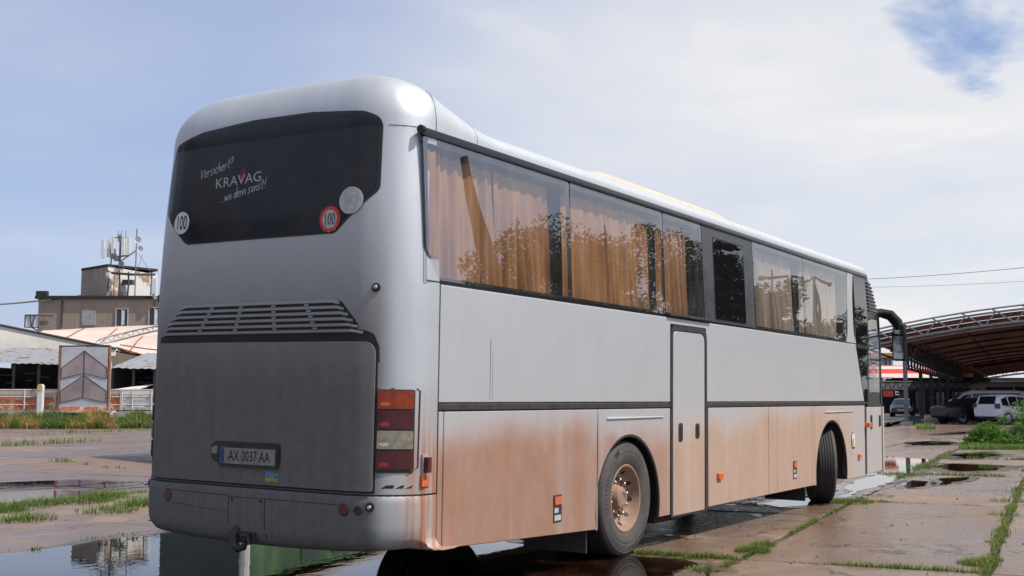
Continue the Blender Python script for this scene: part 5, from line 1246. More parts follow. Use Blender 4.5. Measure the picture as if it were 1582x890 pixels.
# ---- trees and bushes
def leaves(mb, c, r, n_, size, rnd, flat=1.0):
    for i in range(n_):
        while True:
            q = Vector((rnd.uniform(-1, 1), rnd.uniform(-1, 1), rnd.uniform(-1, 1)))
            if .25 < q.length < 1: break
        p = c + Vector((q.x * r, q.y * r, q.z * r * flat)); s = size * rnd.uniform(.6, 1.3)
        a = Vector((rnd.gauss(0, 1), rnd.gauss(0, 1), rnd.gauss(0, .7))).normalized(); b = a.cross(Vector((rnd.gauss(0, 1), rnd.gauss(0, 1), rnd.gauss(0, 1)))).normalized()
        mb.add([p - a * s, p + b * s * .45, p + a * s, p - b * s * .45], [(0, 1, 2, 3)])
def tree(name, loc, h, label, kind='leafy', seed=0, cat='tree', group=None, lw=1.0, size=.16):
    rnd = random.Random(seed); root = empty(name, loc); tag(root, label, cat, group); mt, mc = MB(), MB()
    lean = Vector((rnd.gauss(0, .03), rnd.gauss(0, .03), 0)) * h
    if kind == 'leafy':
        tr_h = h * .55; mt.tube([(0, 0, -.05), lean * .3 + Vector((0, 0, tr_h * .5)), lean * .7 + Vector((0, 0, tr_h)), lean + Vector((0, 0, h * .9))], [h * .022, h * .017, h * .012, .02], 8)
        for i in range(15):
            z = h * rnd.uniform(.28, .92); a = rnd.uniform(0, 6.28); ln = h * .27 * lw * (1.15 - abs(z / h - .55)) * rnd.uniform(.6, 1.15); s0 = lean * (z / h) + Vector((0, 0, z * .85)); e = s0 + Vector((math.cos(a) * ln, math.sin(a) * ln, ln * .35))
            mt.tube([s0, (s0 + e) / 2 + Vector((0, 0, .1)), e], [h * .007, h * .005, .015], 5)
            for k in range(3): leaves(mc, s0.lerp(e, .55 + .28 * k) + Vector((rnd.gauss(0, .3), rnd.gauss(0, .3), rnd.gauss(0, .3))), h * rnd.uniform(.055, .10), int(60 if size > .2 else 240), size, rnd, .8)
        mats_ = leaf_m
    elif kind == 'fir':
        mt.tube([(0, 0, -.05), (0, 0, h * .5), (0, 0, h)], [h * .02, h * .012, .02], 8); z = h * .06
        while z < h * .985:
            f_ = 1 - z / h; nb = 5 + int(4 * f_)
            for i in range(nb):
                a = 6.28 * (i + rnd.random()) / nb; ln = h * .26 * lw * (f_ ** .8) * rnd.uniform(.65, 1.15) + .15; e = Vector((math.cos(a) * ln, math.sin(a) * ln, z - ln * .28))
                mt.tube([(0, 0, z), e], [.03, .008], 4)
                for k in range(int(4 + ln * 7)):
                    u = rnd.uniform(.2, 1.0); c = Vector((0, 0, z)).lerp(e, u); leaves(mc, c + Vector((0, 0, -.06)), .17, 6, size * .8, rnd, .55)
            z += h * .055
        mats_ = fir_m
    elif kind == 'stub':
        top = Vector((-h * .0, 0, h)); mt.tube([(0, 0, -.05), Vector(lw_vec) * .35 + Vector((0, 0, h * .4)), Vector(lw_vec) * .8 + Vector((0, 0, h * .75)), Vector(lw_vec) + Vector((0, 0, h))], [h * .035, h * .028, h * .022, h * .016], 9)
        for i in range(7):
            z = rnd.uniform(.35, .9); s0 = Vector(lw_vec) * z + Vector((0, 0, h * z)); a = rnd.uniform(0, 6.28); e = s0 + Vector((math.cos(a) * .9, math.sin(a) * .9, .5)); mt.tube([s0, (s0 + e) / 2 + Vector((0, 0, .15)), e], [.04, .025, .01], 5)
        for i in range(5):
            leaves(mc, Vector(lw_vec) * .25 + Vector((rnd.gauss(0, .5), rnd.gauss(0, .5), h * rnd.uniform(.15, .45))), .5, 40, size, rnd)
        mats_ = leaf_m
    elif kind == 'bush':
        for i in range(12):
            a = rnd.uniform(0, 6.28); e = Vector((math.cos(a) * h * .7 * rnd.random(), math.sin(a) * h * .7 * rnd.random(), h * rnd.uniform(.6, 1))); mt.tube([(e.x * .2, e.y * .2, -.03), e * .5 + Vector((0, 0, .1)), e], [.018, .012, .004], 5)
        for i in range(46):
            a = rnd.uniform(0, 6.28); q = h * .95 * lw * math.sqrt(rnd.random()); zz = h * rnd.uniform(.10, 1.0) * (1 - .5 * (q / (h * lw)) ** 2)
            leaves(mc, Vector((math.cos(a) * q, math.sin(a) * q, zz)), h * rnd.uniform(.13, .24), 70, size, rnd, .9)
        mats_ = bush_m
    mt.build('trunk' if kind != 'bush' else 'stem', bark_m, root, 60); mc.build('crown' if kind != 'bush' else 'foliage', mats_, root, recalc=False); return root
tree('bush', at(1562, 34.5), .98, 'big bright green bush at the right edge before the parked white car', 'bush', 21, 'bush', None, 1.0, .045)
tree('bush', at(1612, 35.5), 1.5, 'tallest green bush, cut by the right edge of the photo', 'bush', 22, 'bush', None, .9, .05)
tree('bush', at(1522, 35), .66, 'low rounded bush at the left end of the bushes by the slabs', 'bush', 23, 'bush', None, 1.1, .04)
mb = MB(); 
for i in range(5200):
    px = gr_.uniform(1476, 1600); d = gr_.uniform(32, 36.5); blade(mb, at(px, d), gr_.uniform(.05, .16) * (1 if px > 1490 else .6), gr_.uniform(.012, .03), gr_.uniform(.2, 1), gr_.uniform(0, 6.28))
for i in range(600):
    d = gr_.uniform(54, 60); blade(mb, at(gr_.uniform(1412, 1440), d), gr_.uniform(.08, .25), .04, .5, gr_.uniform(0, 6.28))
o = mb.build('verge_grass', grass_m, recalc=False); tag(o, 'ragged green grass around the feet of the bushes', 'grass', kind='stuff')

# ---- what stands to the right of the viewer, mirrored in the coach's windows; added trees behind
WN = Matrix.Rotation(TILT, 3, 'X') @ Vector((0, -1, .0463)).normalized()
WP = Matrix.Rotation(TILT, 3, 'X') @ (Vector((3, .02, 2.6)) - pv) + pv
def mirrored(px, py, dist):
    d = cam_dir(px, py); t = (WP - CAM).dot(WN) / d.dot(WN); p = CAM + d * t; r = d - WN * 2 * d.dot(WN); q = r / math.hypot(r.x, r.y); return p + q * dist
def mtree(px, top, dist, kind, label, seed, **k):
    p = mirrored(px, top, dist); return tree({'leafy': 'broadleaf_tree', 'fir': 'fir_tree', 'stub': 'lopped_tree'}[kind], Vector((p.x, p.y, 0)), max(2.5, p.z), label, kind, seed, **k)
a_, b_ = mirrored(716, 243, 17), mirrored(768, 430, 17)
lw_vec = Vector((a_.x - b_.x, a_.y - b_.y, 0)) * 1.0
fq = b_.z / a_.z; b_ = b_ - (a_ - b_) * (fq / (1 - fq)); lw_vec = Vector((a_.x - b_.x, a_.y - b_.y, 0)); b_.z = 0; tree('lopped_tree', b_, a_.z, 'lopped leaning tree trunk mirrored in the first coach window', 'stub', 31, lw=1)
grp = 'broadleaf trees mirrored in the coach windows'
for i, (px, top, ds, sz) in enumerate(((800, 303, 34, 1.0), (838, 330, 40, .9), (868, 318, 36, .8), (905, 325, 42, .9), (930, 312, 44, .5), (965, 335, 42, 1.1), (1000, 345, 46, 1.0), (1050, 352, 40, .8), (1075, 372, 34, .8), (1180, 385, 22, .35), (1290, 478, 60, 1.2), (1270, 486, 66, 1.2))):
    mtree(px, top, ds, 'leafy', 'dark broadleaf tree mirrored in the coach side windows', 40 + i, group=grp, lw=sz, size=.095)
mtree(1112, 352, 20, 'fir', 'large dark fir mirrored in the black emergency window', 61, lw=1.25, size=.16)
for i, (px, ds) in enumerate(((700, 42), (745, 48), (1170, 70), (1210, 75), (1250, 75))):
    p = mirrored(px, 432 if px < 1100 else 500, ds); 
    tree('hedge_shrub', Vector((p.x, p.y, 0)), max(3, p.z * 1.05), 'dark roadside shrub mirrored low in the coach windows', 'leafy', 70 + i, 'shrub', 'roadside shrubs mirrored in the coach', 1.6, .22)
for i, (px, arms, ds) in enumerate(((1226, ((1178, 430), (1241, 430)), 38), (1262, ((1243, 436), (1280, 440)), 40))):
    t_ = mirrored(px - 4, 440, ds); root = empty('street_lamp', Vector((t_.x, t_.y, 0))); tag(root, ('nearer' if i == 0 else 'farther') + ' two armed street lamp mirrored in the coach windows', 'street lamp', 'street lamps mirrored in the coach')
    o0 = Vector((t_.x, t_.y, 0)); mb = MB(); mb.tube([(0, 0, -.05), (0, 0, t_.z * .5), (0, 0, t_.z)], [.16, .12, .09], 8); mb.build('pole', steel, root)
    for (ax, ay) in arms:
        e = mirrored(ax, ay, ds) - o0; mb = MB(); mb.tube([(0, 0, t_.z), Vector((e.x * .12, e.y * .12, t_.z + .35)), e], .06, 6); mb.tube([e, e * 1.0 + Vector((e.x * .06, e.y * .06, 0))], [.12, .10], 6); mb.build('lamp_arm', steel, root)
for i in range(8):  # unseen trees added so that the coach's rear mirrors something dark
    a = R_(98 + i * 13.5); q = Vector((-5.9 + 34 * math.cos(a) * (1 + .15 * (i % 3)), -4.6 + 34 * math.sin(a) * (1 + .15 * (i % 3)), 0))
    tree('added_tree', q, 13 + (i * 37 % 5), 'dense roadside tree behind the photographer', 'leafy', 90 + i, 'tree', 'added trees behind the photographer', 1.5, .34)

# ---- green kiosk standing behind the coach: the big puddle mirrors it
kg = pmat('kiosk_green', (.10, .19, .08), .6, col2=(.05, .10, .045), nscale=1.2, stretch=(1, 1, .25)); kd = pmat('kiosk_dark_green', (.045, .075, .055), .6)
B0 = at(385, 24); L0 = at(256, 27.5); R0_ = at(640, 31); root = empty('green_kiosk', B0); tag(root, 'green sheet metal kiosk hidden behind the coach, mirrored upside down in the puddle', 'kiosk')
def kwall(a, b, h, m_, name, flutes):
    a, b = a - B0, b - B0; d = (b - a); L = d.length; d /= L; s = Vector((-d.y, d.x, 0)); mb = MB(); n_ = int(L / .09) if flutes else 2
    mb.grid([[a + d * (L * i / n_) + s * (.02 * (1 if i % 4 < 2 else -1) if flutes else 0) + Vector((0, 0, z)) for i in range(n_ + 1)] for z in (0, h)]); return mb.build(name, m_, root)
kwall(L0, B0, 2.75, kd, 'side_wall', False); kwall(B0, R0_, 2.32, kg, 'front_wall', True); bk = at(520, 36)
kwall(R0_, bk, 2.4, kd, 'rear_wall', False); kwall(bk, L0, 2.6, kd, 'rear_wall', False)
mb = MB(); pts = [p - B0 for p in (L0, B0, R0_, bk)]; hz = (2.75, 2.62, 2.36, 2.5); mb.add([Vector((p.x, p.y, h)) for p, h in zip(pts, hz)] + [Vector((p.x, p.y, h + .1)) for p, h in zip(pts, hz)], [(0, 1, 2, 3), (4, 5, 6, 7), (0, 1, 5, 4), (1, 2, 6, 5), (2, 3, 7, 6), (3, 0, 4, 7)]); mb.build('roof', pmat('kiosk_roof', (.40, .33, .25), .8), root)
mb = MB(); mb.tube([(0, 0, 0), (0, 0, 2.7)], .11, 10); mb.build('corner_post', white_p, root)
for px in (455, 500, 560):
    mb = MB(); u = (px - 385) / 255; p = (R0_ - B0) * u; d = (R0_ - B0).normalized(); s = Vector((d.y, -d.x, 0)) * .05
    mb.add([p + s + Vector((0, 0, .2)), p + s + d * .7 + Vector((0, 0, .2)), p + s + d * .7 + Vector((0, 0, 2.22)), p + s + Vector((0, 0, 2.22))], [(0, 1, 2, 3)]); mb.build('shutter', kd, root)

# ---- the big arched canopy on the right
TH = YAW - R_(24); O_ = at(1397, 66); CA = empty('arched_canopy', O_, TH - math.pi / 2); tag(CA, 'huge arched canopy roof on steel trusses sheltering the parked cars', 'canopy')
def zl(u): return 4.76 + 1.12 * (1 - ((u - 12) / 12) ** 2)
mb = MB(); us = [-2 + i * .75 for i in range(38)]
ys = [-.2 + i * 5 for i in range(27)]
mb.grid([[(u, y, zl(u) + .30) for u in us] for y in ys]); 
def skin_mat():
    m = bpy.data.materials.new('canopy_skin'); m.use_nodes = True; n = NT(m.node_tree); v = n.coord()
    c = n.mix(n.ramp(n.noise(n.scaled(v, (1, .12, 1)), .5, 5), .35, .65), (.12, .064, .054), (.075, .042, .037))
    d = n.new('ShaderNodeBsdfDiffuse'); n.set(d.inputs['Color'], c); t = n.new('ShaderNodeBsdfTranslucent'); n.set(t.inputs['Color'], n.mix(1.0, c, (.55, .42, .38), 'MULTIPLY'))
    n.new('ShaderNodeOutputMaterial', Surface=n.new('ShaderNodeMixShader', i0=.3, i1=d.outputs[0], i2=t.outputs[0]).outputs[0]); return m
CAN = mb.build('roof_skin', skin_mat(), CA, 60)
for k in range(15):
    mb = MB(); mb.tube([(u, 3 + 8.6 * k, zl(u) + .22) for u in us], .07, 5); mb.build('rib', steel_d, CA, 60)
for u in (3, 6.2, 9.4, 12.6, 15.8, 19, 22):
    mb = MB(); mb.tube([(u, 0, zl(u) + .24), (u, 129, zl(u) + .24)], .05, 5); mb.build('purlin', steel_d, CA, 60)
mb = MB(); mb.tube([(3 + 9 * t, 6 + 3 * t, zl(3 + 9 * t) - .1 - 1.6 * t * (1 - t)) for t in [i / 12 for i in range(13)]], .03, 5); mb.build('hanging_cable', steel, CA, 60)
mb = MB(); mb.grid([[(u, -.22, zl(u) + dz) for u in us] for dz in (.32, .58)]); mb.build('roof_edge', pmat('red_brown_edge', (.15, .045, .035), .8, col2=(.10, .055, .045), nscale=.8), CA)
def arch_truss(y, mat_, name):
    mb = MB()
    mb.tube([(u, y, zl(u)) for u in us], .075, 6); mb.tube([(u, y + .9, zl(u) - .12) for u in us], .06, 6); mb.tube([(u, y, zl(u) + .66) for u in us], .06, 6); mb.tube([(u, y, zl(u) + .88) for u in us], .055, 6)
    a = mb.build(name, mat_, CA, 60); mb = MB(); u = -1.9
    while u < 25:
        top = lambda q: Vector((q, y, zl(q) + .66)); t2 = lambda q: Vector((q, y, zl(q) + .88)); lo2 = lambda q: Vector((q, y, zl(q)))
        mb.tube([lo2(u), top(u + .55)], .04, 5); mb.tube([t2(u + .35), lo2(u + 1.5)], .045, 5); mb.tube([lo2(u + .2), Vector((u + .5, y + .9, zl(u) - .12))], .03, 5)
        u += 1.55
    mb.build('web_bar', mat_, a); return a
arch_truss(-.5, pmat('truss_grey', (.34, .34, .34), .55, .2, col2=(.26, .25, .25)), 'front_truss'); arch_truss(64, steel_d, 'inner_truss'); arch_truss(129, steel_d, 'inner_truss')
for u0 in (0.0, 24.0):
    mb = MB(); mb.tube([(u0, 0, 4.62), (u0, 130, 4.62)], .09, 6); mb.tube([(u0, 0, 3.15), (u0, 130, 3.15)], .09, 6); mb.tube([(u0 + .8, 0, 4.6), (u0 + .8, 130, 4.6)], .07, 6)
    a = mb.build('side_truss', steel_d, CA, 60); mb = MB(); y = 0.0
    while y < 129:
        mb.tube([(u0, y, 3.15), (u0, y + 1.0, 4.62)], .05, 5); mb.tube([(u0, y + 1.0, 4.62), (u0, y + 2.0, 3.15)], .05, 5); mb.tube([(u0, y, 3.15), (u0 + .8, y + .5, 4.6)], .035, 5)
        y += 2.0
    mb.build('web_bar', steel_d, a)
for u0, y0 in [(0, 0)] + [(0, 10.0 + 8.5 * k) for k in range(9)] + [(24, 13.0 * k) for k in range(8)]:
    mb = MB(); mb.box((u0 - .11, y0 - .11, 0), (u0 + .11, y0 + .11, 4.7 if y0 == 0 else 3.15)); c_ = mb.build('column', steel if y0 == 0 else steel_d, CA)
    mb = MB(); mb.box((u0 - .3, y0 - .3, 0), (u0 + .3, y0 + .3, .14)); mb.build('base_block', conc_b, c_)

# ---- shop with a red striped awning, far behind
F = Fr('striped_shop', 1430, 122, 'far shop front with a red and white striped awning', 'shop')
mb = MB(); mb.box((F.x(1330), 0, 0), (F.x(1502), 9, F.z(584))); F.part(mb, 'wall', dark_in)
mb = MB()
for i, (a, b) in enumerate(((566.5, 570.5), (570.5, 577.5), (577.5, 583))): mb.add([F.P(1330, a, -1.6 - i * .35 + .35 * 0), F.P(1502, a, -1.6 - i * .35), F.P(1502, b, -1.95 - i * .35), F.P(1330, b, -1.95 - i * .35)], [(0, 1, 2, 3)], i % 2)
mb.add([F.P(1330, 566.5, -1.6), F.P(1502, 566.5, -1.6), F.P(1502, 565, 3), F.P(1330, 565, 3)], [(0, 1, 2, 3)], 1)
F.part(mb, 'awning', [pmat('awning_white', (.72, .55, .50), .8), pmat('awning_red', (.72, .07, .04), .8)])
mb = MB(); slab(mb, F, 1362, 600, 1378, 613, -2.4, .1); sg = F.part(mb, 'sign_board', pmat('sign_red', (.35, .03, .03), .6))
mb = MB(); vs, fs = text_geo('E', .95); mb.add([(F.x(1371.5) + x, -2.43, F.z(606.5) + y) for x, y in vs], fs); F.part(mb, 'sign_letter', white_p, sg)
mb = MB(); mb.grid([[F.P(1362 + 2 * i, 583 + (.8 if j else 0) + j * (4 + 2 * math.sin(i * 1.3)) * (1 - i / 9), -3.0) for i in range(9)] for j in range(2)]); F.part(mb, 'torn_fringe', MATS['awning_white'])
for px in (1386, 1412, 1440, 1468):
    mb = MB(); slab(mb, F, px, 606, px + 16, 632, -.1, .1); F.part(mb, 'shop_window', glass_b)
F = Fr('lattice_girder', 1430, 104, 'grey lattice girder crossing under the awning', 'truss')
F.o.location.z = Z(602, 104); mb = MB(); zz = F.o.location.z; mb.box((F.x(1350), .2, 0), (F.x(1512), .3, F.z(590.5) - zz)); F.part(mb, 'panel', pmat('girder_grey', (.30, .31, .33), .6)); mb = MB()
for px in range(1350, 1506, 13): mb.tube([(F.x(px), 0, 0), (F.x(px + 6.5), 0, F.z(590.5) - zz), (F.x(px + 13), 0, 0)], .07, 5)
mb.tube([(F.x(1350), 0, 0), (F.x(1512), 0, 0)], .1, 6); mb.tube([(F.x(1350), 0, .66), (F.x(1512), 0, .66)], .1, 6); mb.tube([(F.x(1360), .2, -zz), (F.x(1360), .2, 0)], .12, 6); mb.tube([(F.x(1500), .2, -zz), (F.x(1500), .2, 0)], .12, 6); F.part(mb, 'lattice', steel_d)
F = Fr('orange_building', 1370, 140, 'pale building with an orange fascia seen past the mirror', 'building'); mb = MB(); mb.box((F.x(1330), 0, 0), (F.x(1379), 8, F.z(553))); F.part(mb, 'wall', pmat('pale_wall', (.45, .47, .50), .7)); mb = MB(); mb.box((F.x(1328), -.6, F.z(553)), (F.x(1380), 8, F.z(546))); F.part(mb, 'fascia', pmat('orange_fascia', (.75, .22, .05), .6))
mb = MB()
for px in (1366, 1373): mb.box((F.x(px), -.1, F.z(566)), (F.x(px + 2.5), 0, F.z(554)))
F.part(mb, 'window', glass_b)
F = Fr('bright_shed', 1560, 190, 'long pale shed seen through the far end of the canopy', 'building'); mb = MB(); mb.box((F.x(1490), 0, 0), (F.x(1700), 12, F.z(588))); F.part(mb, 'wall', pmat('shed_white', (.68, .68, .66), .7)); mb = MB(); mb.box((F.x(1489), -.5, F.z(588)), (F.x(1701), 12.3, F.z(584))); F.part(mb, 'roof', roofing)
F = Fr('dark_shed', 1450, 150, 'dark low shed behind the parked cars under the canopy', 'building'); mb = MB(); mb.box((F.x(1385), 0, 0), (F.x(1720), 8, F.z(602))); F.part(mb, 'wall', dark_in); mb = MB(); mb.box((F.x(1384), -.3, F.z(602)), (F.x(1721), 8.2, F.z(600))); F.part(mb, 'roof', roofing)

# ---- parked vehicles
car_glass = pmat('car_glass', (.012, .014, .02), .06)
def car(name, label, cat, px, d, head, L, Wc, sta, paint, win, wheels, tail=True, lamp=None, extra=None, wr=.33, group='parked vehicles under the canopy', clear=.20):
    """sta: (x from rear, sill z, belt z, roof z, half width at belt, half width at roof)"""
    root = empty(name, at(px, d), YAW + head); tag(root, label, cat, group); mb = MB(); rows = []
    for x, zs, zb, zr, wb_, wr_ in sta:
        h = []
        for y, z in ((0, zs), (wb_ * .8, zs), (wb_ * .97, zs + .08), (wb_, zs + (zb - zs) * .5), (wb_ * .985, zb - .03), (wb_ * .95, zb), (wb_ * .95 + (wr_ - wb_ * .95) * .92, zb + (zr - zb) * .92), (wr_ * .88, zr - .01), (0, zr + .02)): h.append((x - L / 2, y, z))
        rows.append(h + [(a, -b, c) for a, b, c in h[::-1][1:]])
    mb.grid(rows); mb.add(rows[0], [tuple(range(len(rows[0])))]); mb.add(rows[-1], [tuple(range(len(rows[-1])))]); bd = mb.build('body', paint, root, 40)
    def side_pt(x, f, sgn, off=.012):
        for a, b in zip(sta, sta[1:]):
            if a[0] <= x <= b[0]:
                u = (x - a[0]) / (b[0] - a[0]); _, zs, zb, zr, wb_, wr_ = [a[i] + (b[i] - a[i]) * u for i in range(6)]
                return Vector((x - L / 2, sgn * (wb_ * .95 + (wr_ - wb_ * .95) * f * .92 + off), zb + (zr - zb) * f * .92))
    for poly in win:
        for sgn in (-1, 1):
            mb = MB(); P = [side_pt(x, f, sgn) for x, f in poly]; mb.add(P, [tuple(range(len(P)))]); mb.build('window', car_glass, bd)
    def cross(i, j, lo=.12, hi=.9, wf=.82):
        a, b = sta[i], sta[j]; P = []
        for s_, f in ((-1, lo), (1, lo), (1, hi), (-1, hi)):
            x = a[0] + (b[0] - a[0]) * f; z = a[3] + (b[3] - a[3]) * f; w_ = (a[5] + (b[5] - a[5]) * f) * wf; dx = b[0] - a[0]; dz = b[3] - a[3]; nn = Vector((-dz, 0, dx)).normalized() * .02 
            P.append(Vector((x - L / 2, s_ * w_, z + .012)) + nn * (1 if nn.z > 0 else -1))
        return P
    return root, bd, cross
def car_wheels(root, L, xs, w_, r, alloy=True):
    for x in xs:
        for sgn in (-1, 1):
            wl = empty('wheel', (x - L / 2, sgn * (w_ - .10), r), 0 if sgn < 0 else math.pi, root)
            mb = MB(); mb.lathe([(r * .62, -.10), (r * .72, -.115), (r * .93, -.105), (r, -.08), (r, .08), (r * .93, .11), (r * .6, .1)], 28, 'Y'); mb.build('tyre', tread_m, wl, 50)
            mb = MB(); mb.lathe([(r * .63, -.09), (r * .60, -.10), (r * .56, -.06), (r * .2, -.05), (.001, -.06)], 24, 'Y'); mb.build('rim', MATS.get('alloy') or pmat('alloy', (.5, .5, .52), .35, .6), wl, 50)
            mb = MB()
            for k in range(6):
                a = 6.283 * k / 6; mb.add([(r * q * math.cos(a + e), -.068 - .02 * (q < .3), r * q * math.sin(a + e)) for q, e in ((.25, -.25), (.25, .25), (.54, .28), (.54, -.28))], [(0, 1, 2, 3)])
            mb.build('rim_gap', ink, wl)
            mb = MB(); mb.lathe([(r * 1.16, -.118), (r * 1.16, -.02), (r * .3, -.02)], 26, 'Y'); a_ = mb.build('wheel_well', black_matt, wl)
def addpart(root, name, m_, fn): mb = MB(); fn(mb); return mb.build(name, m_, root)
# white four-wheel drive, tail towards the viewer
white_c = pmat('car_white', (.72, .74, .78), .25, coat=.6); navy = pmat('car_navy', (.010, .012, .022), .35, coat=.25); silver_c = pmat('car_silver', (.50, .53, .57), .3, .4, coat=.5); black_c = pmat('car_black', (.02, .022, .025), .15, coat=.8)
SUV = [(0, .48, .92, .95, .78, .70), (.06, .36, .98, 1.05, .83, .68), (.30, .30, 1.0, 1.60, .85, .64), (.7, .26, .99, 1.66, .86, .66), (1.6, .24, .97, 1.68, .86, .66), (2.35, .24, .95, 1.62, .86, .65), (3.0, .24, .95, 1.04, .86, .70), (3.5, .25, .92, .98, .85, .68), (4.0, .34, .78, .84, .80, .64), (4.08, .42, .66, .70, .70, .56)]
r_, bd, cr = car('parked_car', 'white four wheel drive car parked tail first behind the green bushes', 'car', 1557, 66, R_(-62), 4.1, 1.7, SUV, white_c, [[(.42, .10), (.42, .70), (.85, .88), (.95, .08)], [(1.02, .06), (.95, .88), (1.65, .90), (1.65, .06)], [(1.72, .06), (1.72, .90), (2.3, .88), (2.8, .15), (2.75, .06)]], None)
mb = MB(); mb.add(cr(1, 2), [(0, 1, 2, 3)]); mb.build('rear_window', car_glass, bd); mb = MB(); mb.add(cr(5, 6), [(0, 1, 2, 3)]); mb.build('windscreen', car_glass, bd)
for s_ in (-1, 1):
    addpart(bd, 'tail_light', red_l, lambda mb: mb.box((-2.07, s_ * .66 - .12, .86), (-1.78, s_ * .80 + (.05 if s_ > 0 else -.05), 1.18)) if False else mb.box((-2.05, min(s_ * .62, s_ * .845), .88), (-1.85, max(s_ * .62, s_ * .845), 1.16)))
addpart(bd, 'bumper_trim', black_matt, lambda mb: mb.box((-2.08, -.72, .34), (-1.9, .72, .44))); addpart(bd, 'roof_rail', steel_d, lambda mb: [mb.tube([(-1.3, s_ * .58, 1.70), (.2, s_ * .58, 1.71)], .025, 6) for s_ in (-1, 1)])
car_wheels(r_, 4.1, (.80, 3.35), .86, .35)
SED = [(0, .46, .84, .92, .74, .62), (.08, .34, .94, 1.02, .82, .64), (.75, .26, .97, 1.06, .87, .66), (1.45, .22, .95, 1.42, .88, .58), (2.2, .2, .93, 1.47, .88, .58), (2.9, .2, .92, 1.40, .88, .58), (3.6, .2, .92, 1.0, .88, .66), (4.4, .24, .80, .86, .84, .62), (4.68, .36, .64, .68, .72, .5)]
r_, bd, cr = car('parked_car', 'dark navy saloon parked between the white car and the van', 'car', 1500, 67.5, R_(-74), 4.7, 1.76, SED, navy, [[(1.0, .12), (1.1, .5), (1.5, .88), (1.75, .9), (1.75, .08)], [(1.82, .08), (1.82, .9), (2.5, .9), (2.5, .08)], [(2.57, .08), (2.57, .9), (2.95, .86), (3.4, .2), (3.35, .08)]], None)
mb = MB(); mb.add(cr(2, 3), [(0, 1, 2, 3)]); mb.build('rear_window', car_glass, bd); car_wheels(r_, 4.7, (.95, 3.75), .88, .32)
addpart(bd, 'tail_light', red_l, lambda mb: [mb.box((-2.36, s_ * .70 - .1, .72), (-2.2, s_ * .70 + .1, .88)) for s_ in (-1, 1)])
VAN = [(0, .42, 1.15, 1.70, .84, .70), (.1, .30, 1.15, 1.90, .92, .74), (.6, .28, 1.12, 1.95, .95, .76), (3.2, .26, 1.10, 1.95, .95, .76), (3.7, .26, 1.08, 1.80, .95, .74), (4.55, .28, 1.02, 1.14, .93, .76), (5.0, .32, .90, .96, .88, .70), (5.2, .42, .72, .76, .76, .56)]
r_, bd, cr = car('parked_van', 'white van with a sloping bonnet parked behind the navy saloon', 'van', 1512, 73, R_(78), 5.2, 1.9, VAN, white_c, [[(3.3, .08), (3.3, .86), (3.7, .84), (4.35, .25), (4.3, .08)], [(2.2, .1), (2.2, .86), (3.2, .86), (3.2, .1)], [(.5, .1), (.5, .86), (2.1, .86), (2.1, .1)]], None)
mb = MB(); mb.add(cr(4, 5), [(0, 1, 2, 3)]); mb.build('windscreen', car_glass, bd); car_wheels(r_, 5.2, (1.0, 4.2), .95, .34); addpart(bd, 'bumper', black_matt, lambda mb: mb.box((2.3, -.7, .36), (2.62, .7, .56)))
addpart(bd, 'headlight', clear_glass if False else lens_clear, lambda mb: [mb.box((2.25, s_ * .62 - .12, .70), (2.48, s_ * .62 + .12, .88)) for s_ in (-1, 1)])
BUSY = [(0, .42, 1.3, 2.3, .9, .78), (.12, .32, 1.3, 2.5, 1.0, .86), (.6, .3, 1.3, 2.55, 1.0, .88), (5.4, .3, 1.3, 2.55, 1.0, .88), (6.1, .3, 1.26, 2.3, 1.0, .86), (6.9, .32, 1.15, 1.3, .96, .8), (7.3, .40, .9, .95, .85, .65)]
r_, bd, cr = car('minibus', 'tall grey brown minibus parked behind the white van', 'minibus', 1556, 79, R_(80), 7.3, 2.0, BUSY, pmat('minibus_paint', (.22, .19, .165), .5), [[(5.5, .06), (5.5, .84), (6.0, .8), (6.6, .2), (6.5, .06)], [(3.6, .05), (3.6, .80), (5.3, .80), (5.3, .05)], [(1.9, .05), (1.9, .8), (3.5, .8), (3.5, .05)], [(.3, .05), (.3, .8), (1.8, .8), (1.8, .05)]], None)
mb = MB(); mb.add(cr(4, 5), [(0, 1, 2, 3)]); mb.build('windscreen', car_glass, bd); car_wheels(r_, 7.3, (1.6, 6.0), 1.0, .38)
r_, bd, cr = car('parked_car', 'small dark car facing the viewer beside the canopy post', 'car', 1391, 97, R_(180 - 22), 4.3, 1.76, SED[:6] + [(3.3, .2, .92, 1.0, .88, .66), (4.0, .24, .82, .88, .85, .62), (4.28, .36, .66, .70, .74, .5)], black_c, [[(1.0, .12), (1.1, .5), (1.5, .88), (1.75, .9), (1.75, .08)], [(1.82, .08), (1.82, .9), (2.5, .9), (2.5, .08)], [(2.57, .08), (2.57, .9), (2.95, .86), (3.2, .2), (3.15, .08)]], None)
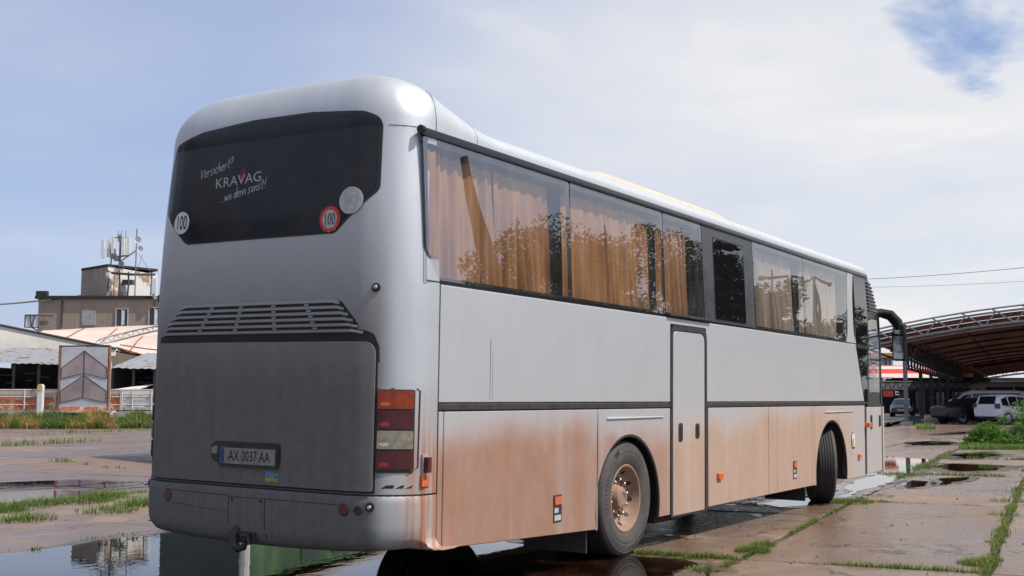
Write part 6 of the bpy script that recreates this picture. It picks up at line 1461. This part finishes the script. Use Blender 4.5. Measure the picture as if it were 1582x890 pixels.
mb = MB(); mb.add(cr(5, 6), [(0, 1, 2, 3)]); mb.build('windscreen', pmat('windscreen_blue', (.10, .13, .17), .05), bd); car_wheels(r_, 4.3, (.9, 3.4), .88, .32)
addpart(bd, 'headlight', pmat('headlight', (.75, .76, .78), .15, .3), lambda mb: [mb.box((1.85, s_ * .62 - .16, .66), (2.08, s_ * .62 + .16, .82)) for s_ in (-1, 1)]); addpart(bd, 'number_plate', white_p, lambda mb: mb.box((2.10, -.26, .48), (2.14, .26, .60)))
F = Fr('green_crate', 1409, 67, 'low dark green crate on the ground beside the canopy post', 'crate'); mb = MB(); mb.box((F.x(1401), 0, 0), (F.x(1420), .8, .42)); mb.box((F.x(1400.5), -.03, .36), (F.x(1420.5), .83, .45)); F.part(mb, 'box', kd)
F = Fr('red_car', 1434, 112, 'dark stall with a red lamp between canopy columns', 'stall'); mb = MB(); mb.box((F.x(1426), 0, 0), (F.x(1444), 2, 2.3)); F.part(mb, 'body', dark_in); mb = MB(); mb.box((F.x(1432), -.1, F.z(617)), (F.x(1440), 0, F.z(613.5))); F.part(mb, 'red_panel', pmat('red_panel', (.7, .03, .02), .5))
# ---- overhead wires
def wire(name, A, B, r, label, sag=.3, group=None):
    mid = [A.lerp(B, t) - Vector((0, 0, sag * 4 * t * (1 - t))) for t in [i / 14 for i in range(15)]]; root = A; mb = MB(); mb.tube([p - A for p in mid], r, 5); o = mb.build(name, steel_d, None, None, A); tag(o, label, 'wire', group); return o
def hp(px, py, d): p = at(px, d); p.z = Z(py, d); return p
wire('overhead_wire', hp(1190, 434, 60), hp(1800, 388, 42), .011, 'upper thin wire crossing the sky right of the coach'); wire('overhead_wire', hp(1190, 442, 62), hp(1800, 417, 46), .007, 'lower thinner wire crossing the sky right of the coach')
wire('overhead_wire', hp(-150, 470, 100), hp(123, 456, 112), .045, 'upper dark cable running to the stair tower from the left', .5); wire('overhead_wire', hp(-150, 469, 100), hp(60, 464, 110), .035, 'lower cable reaching the left corner of the beige building', .3)
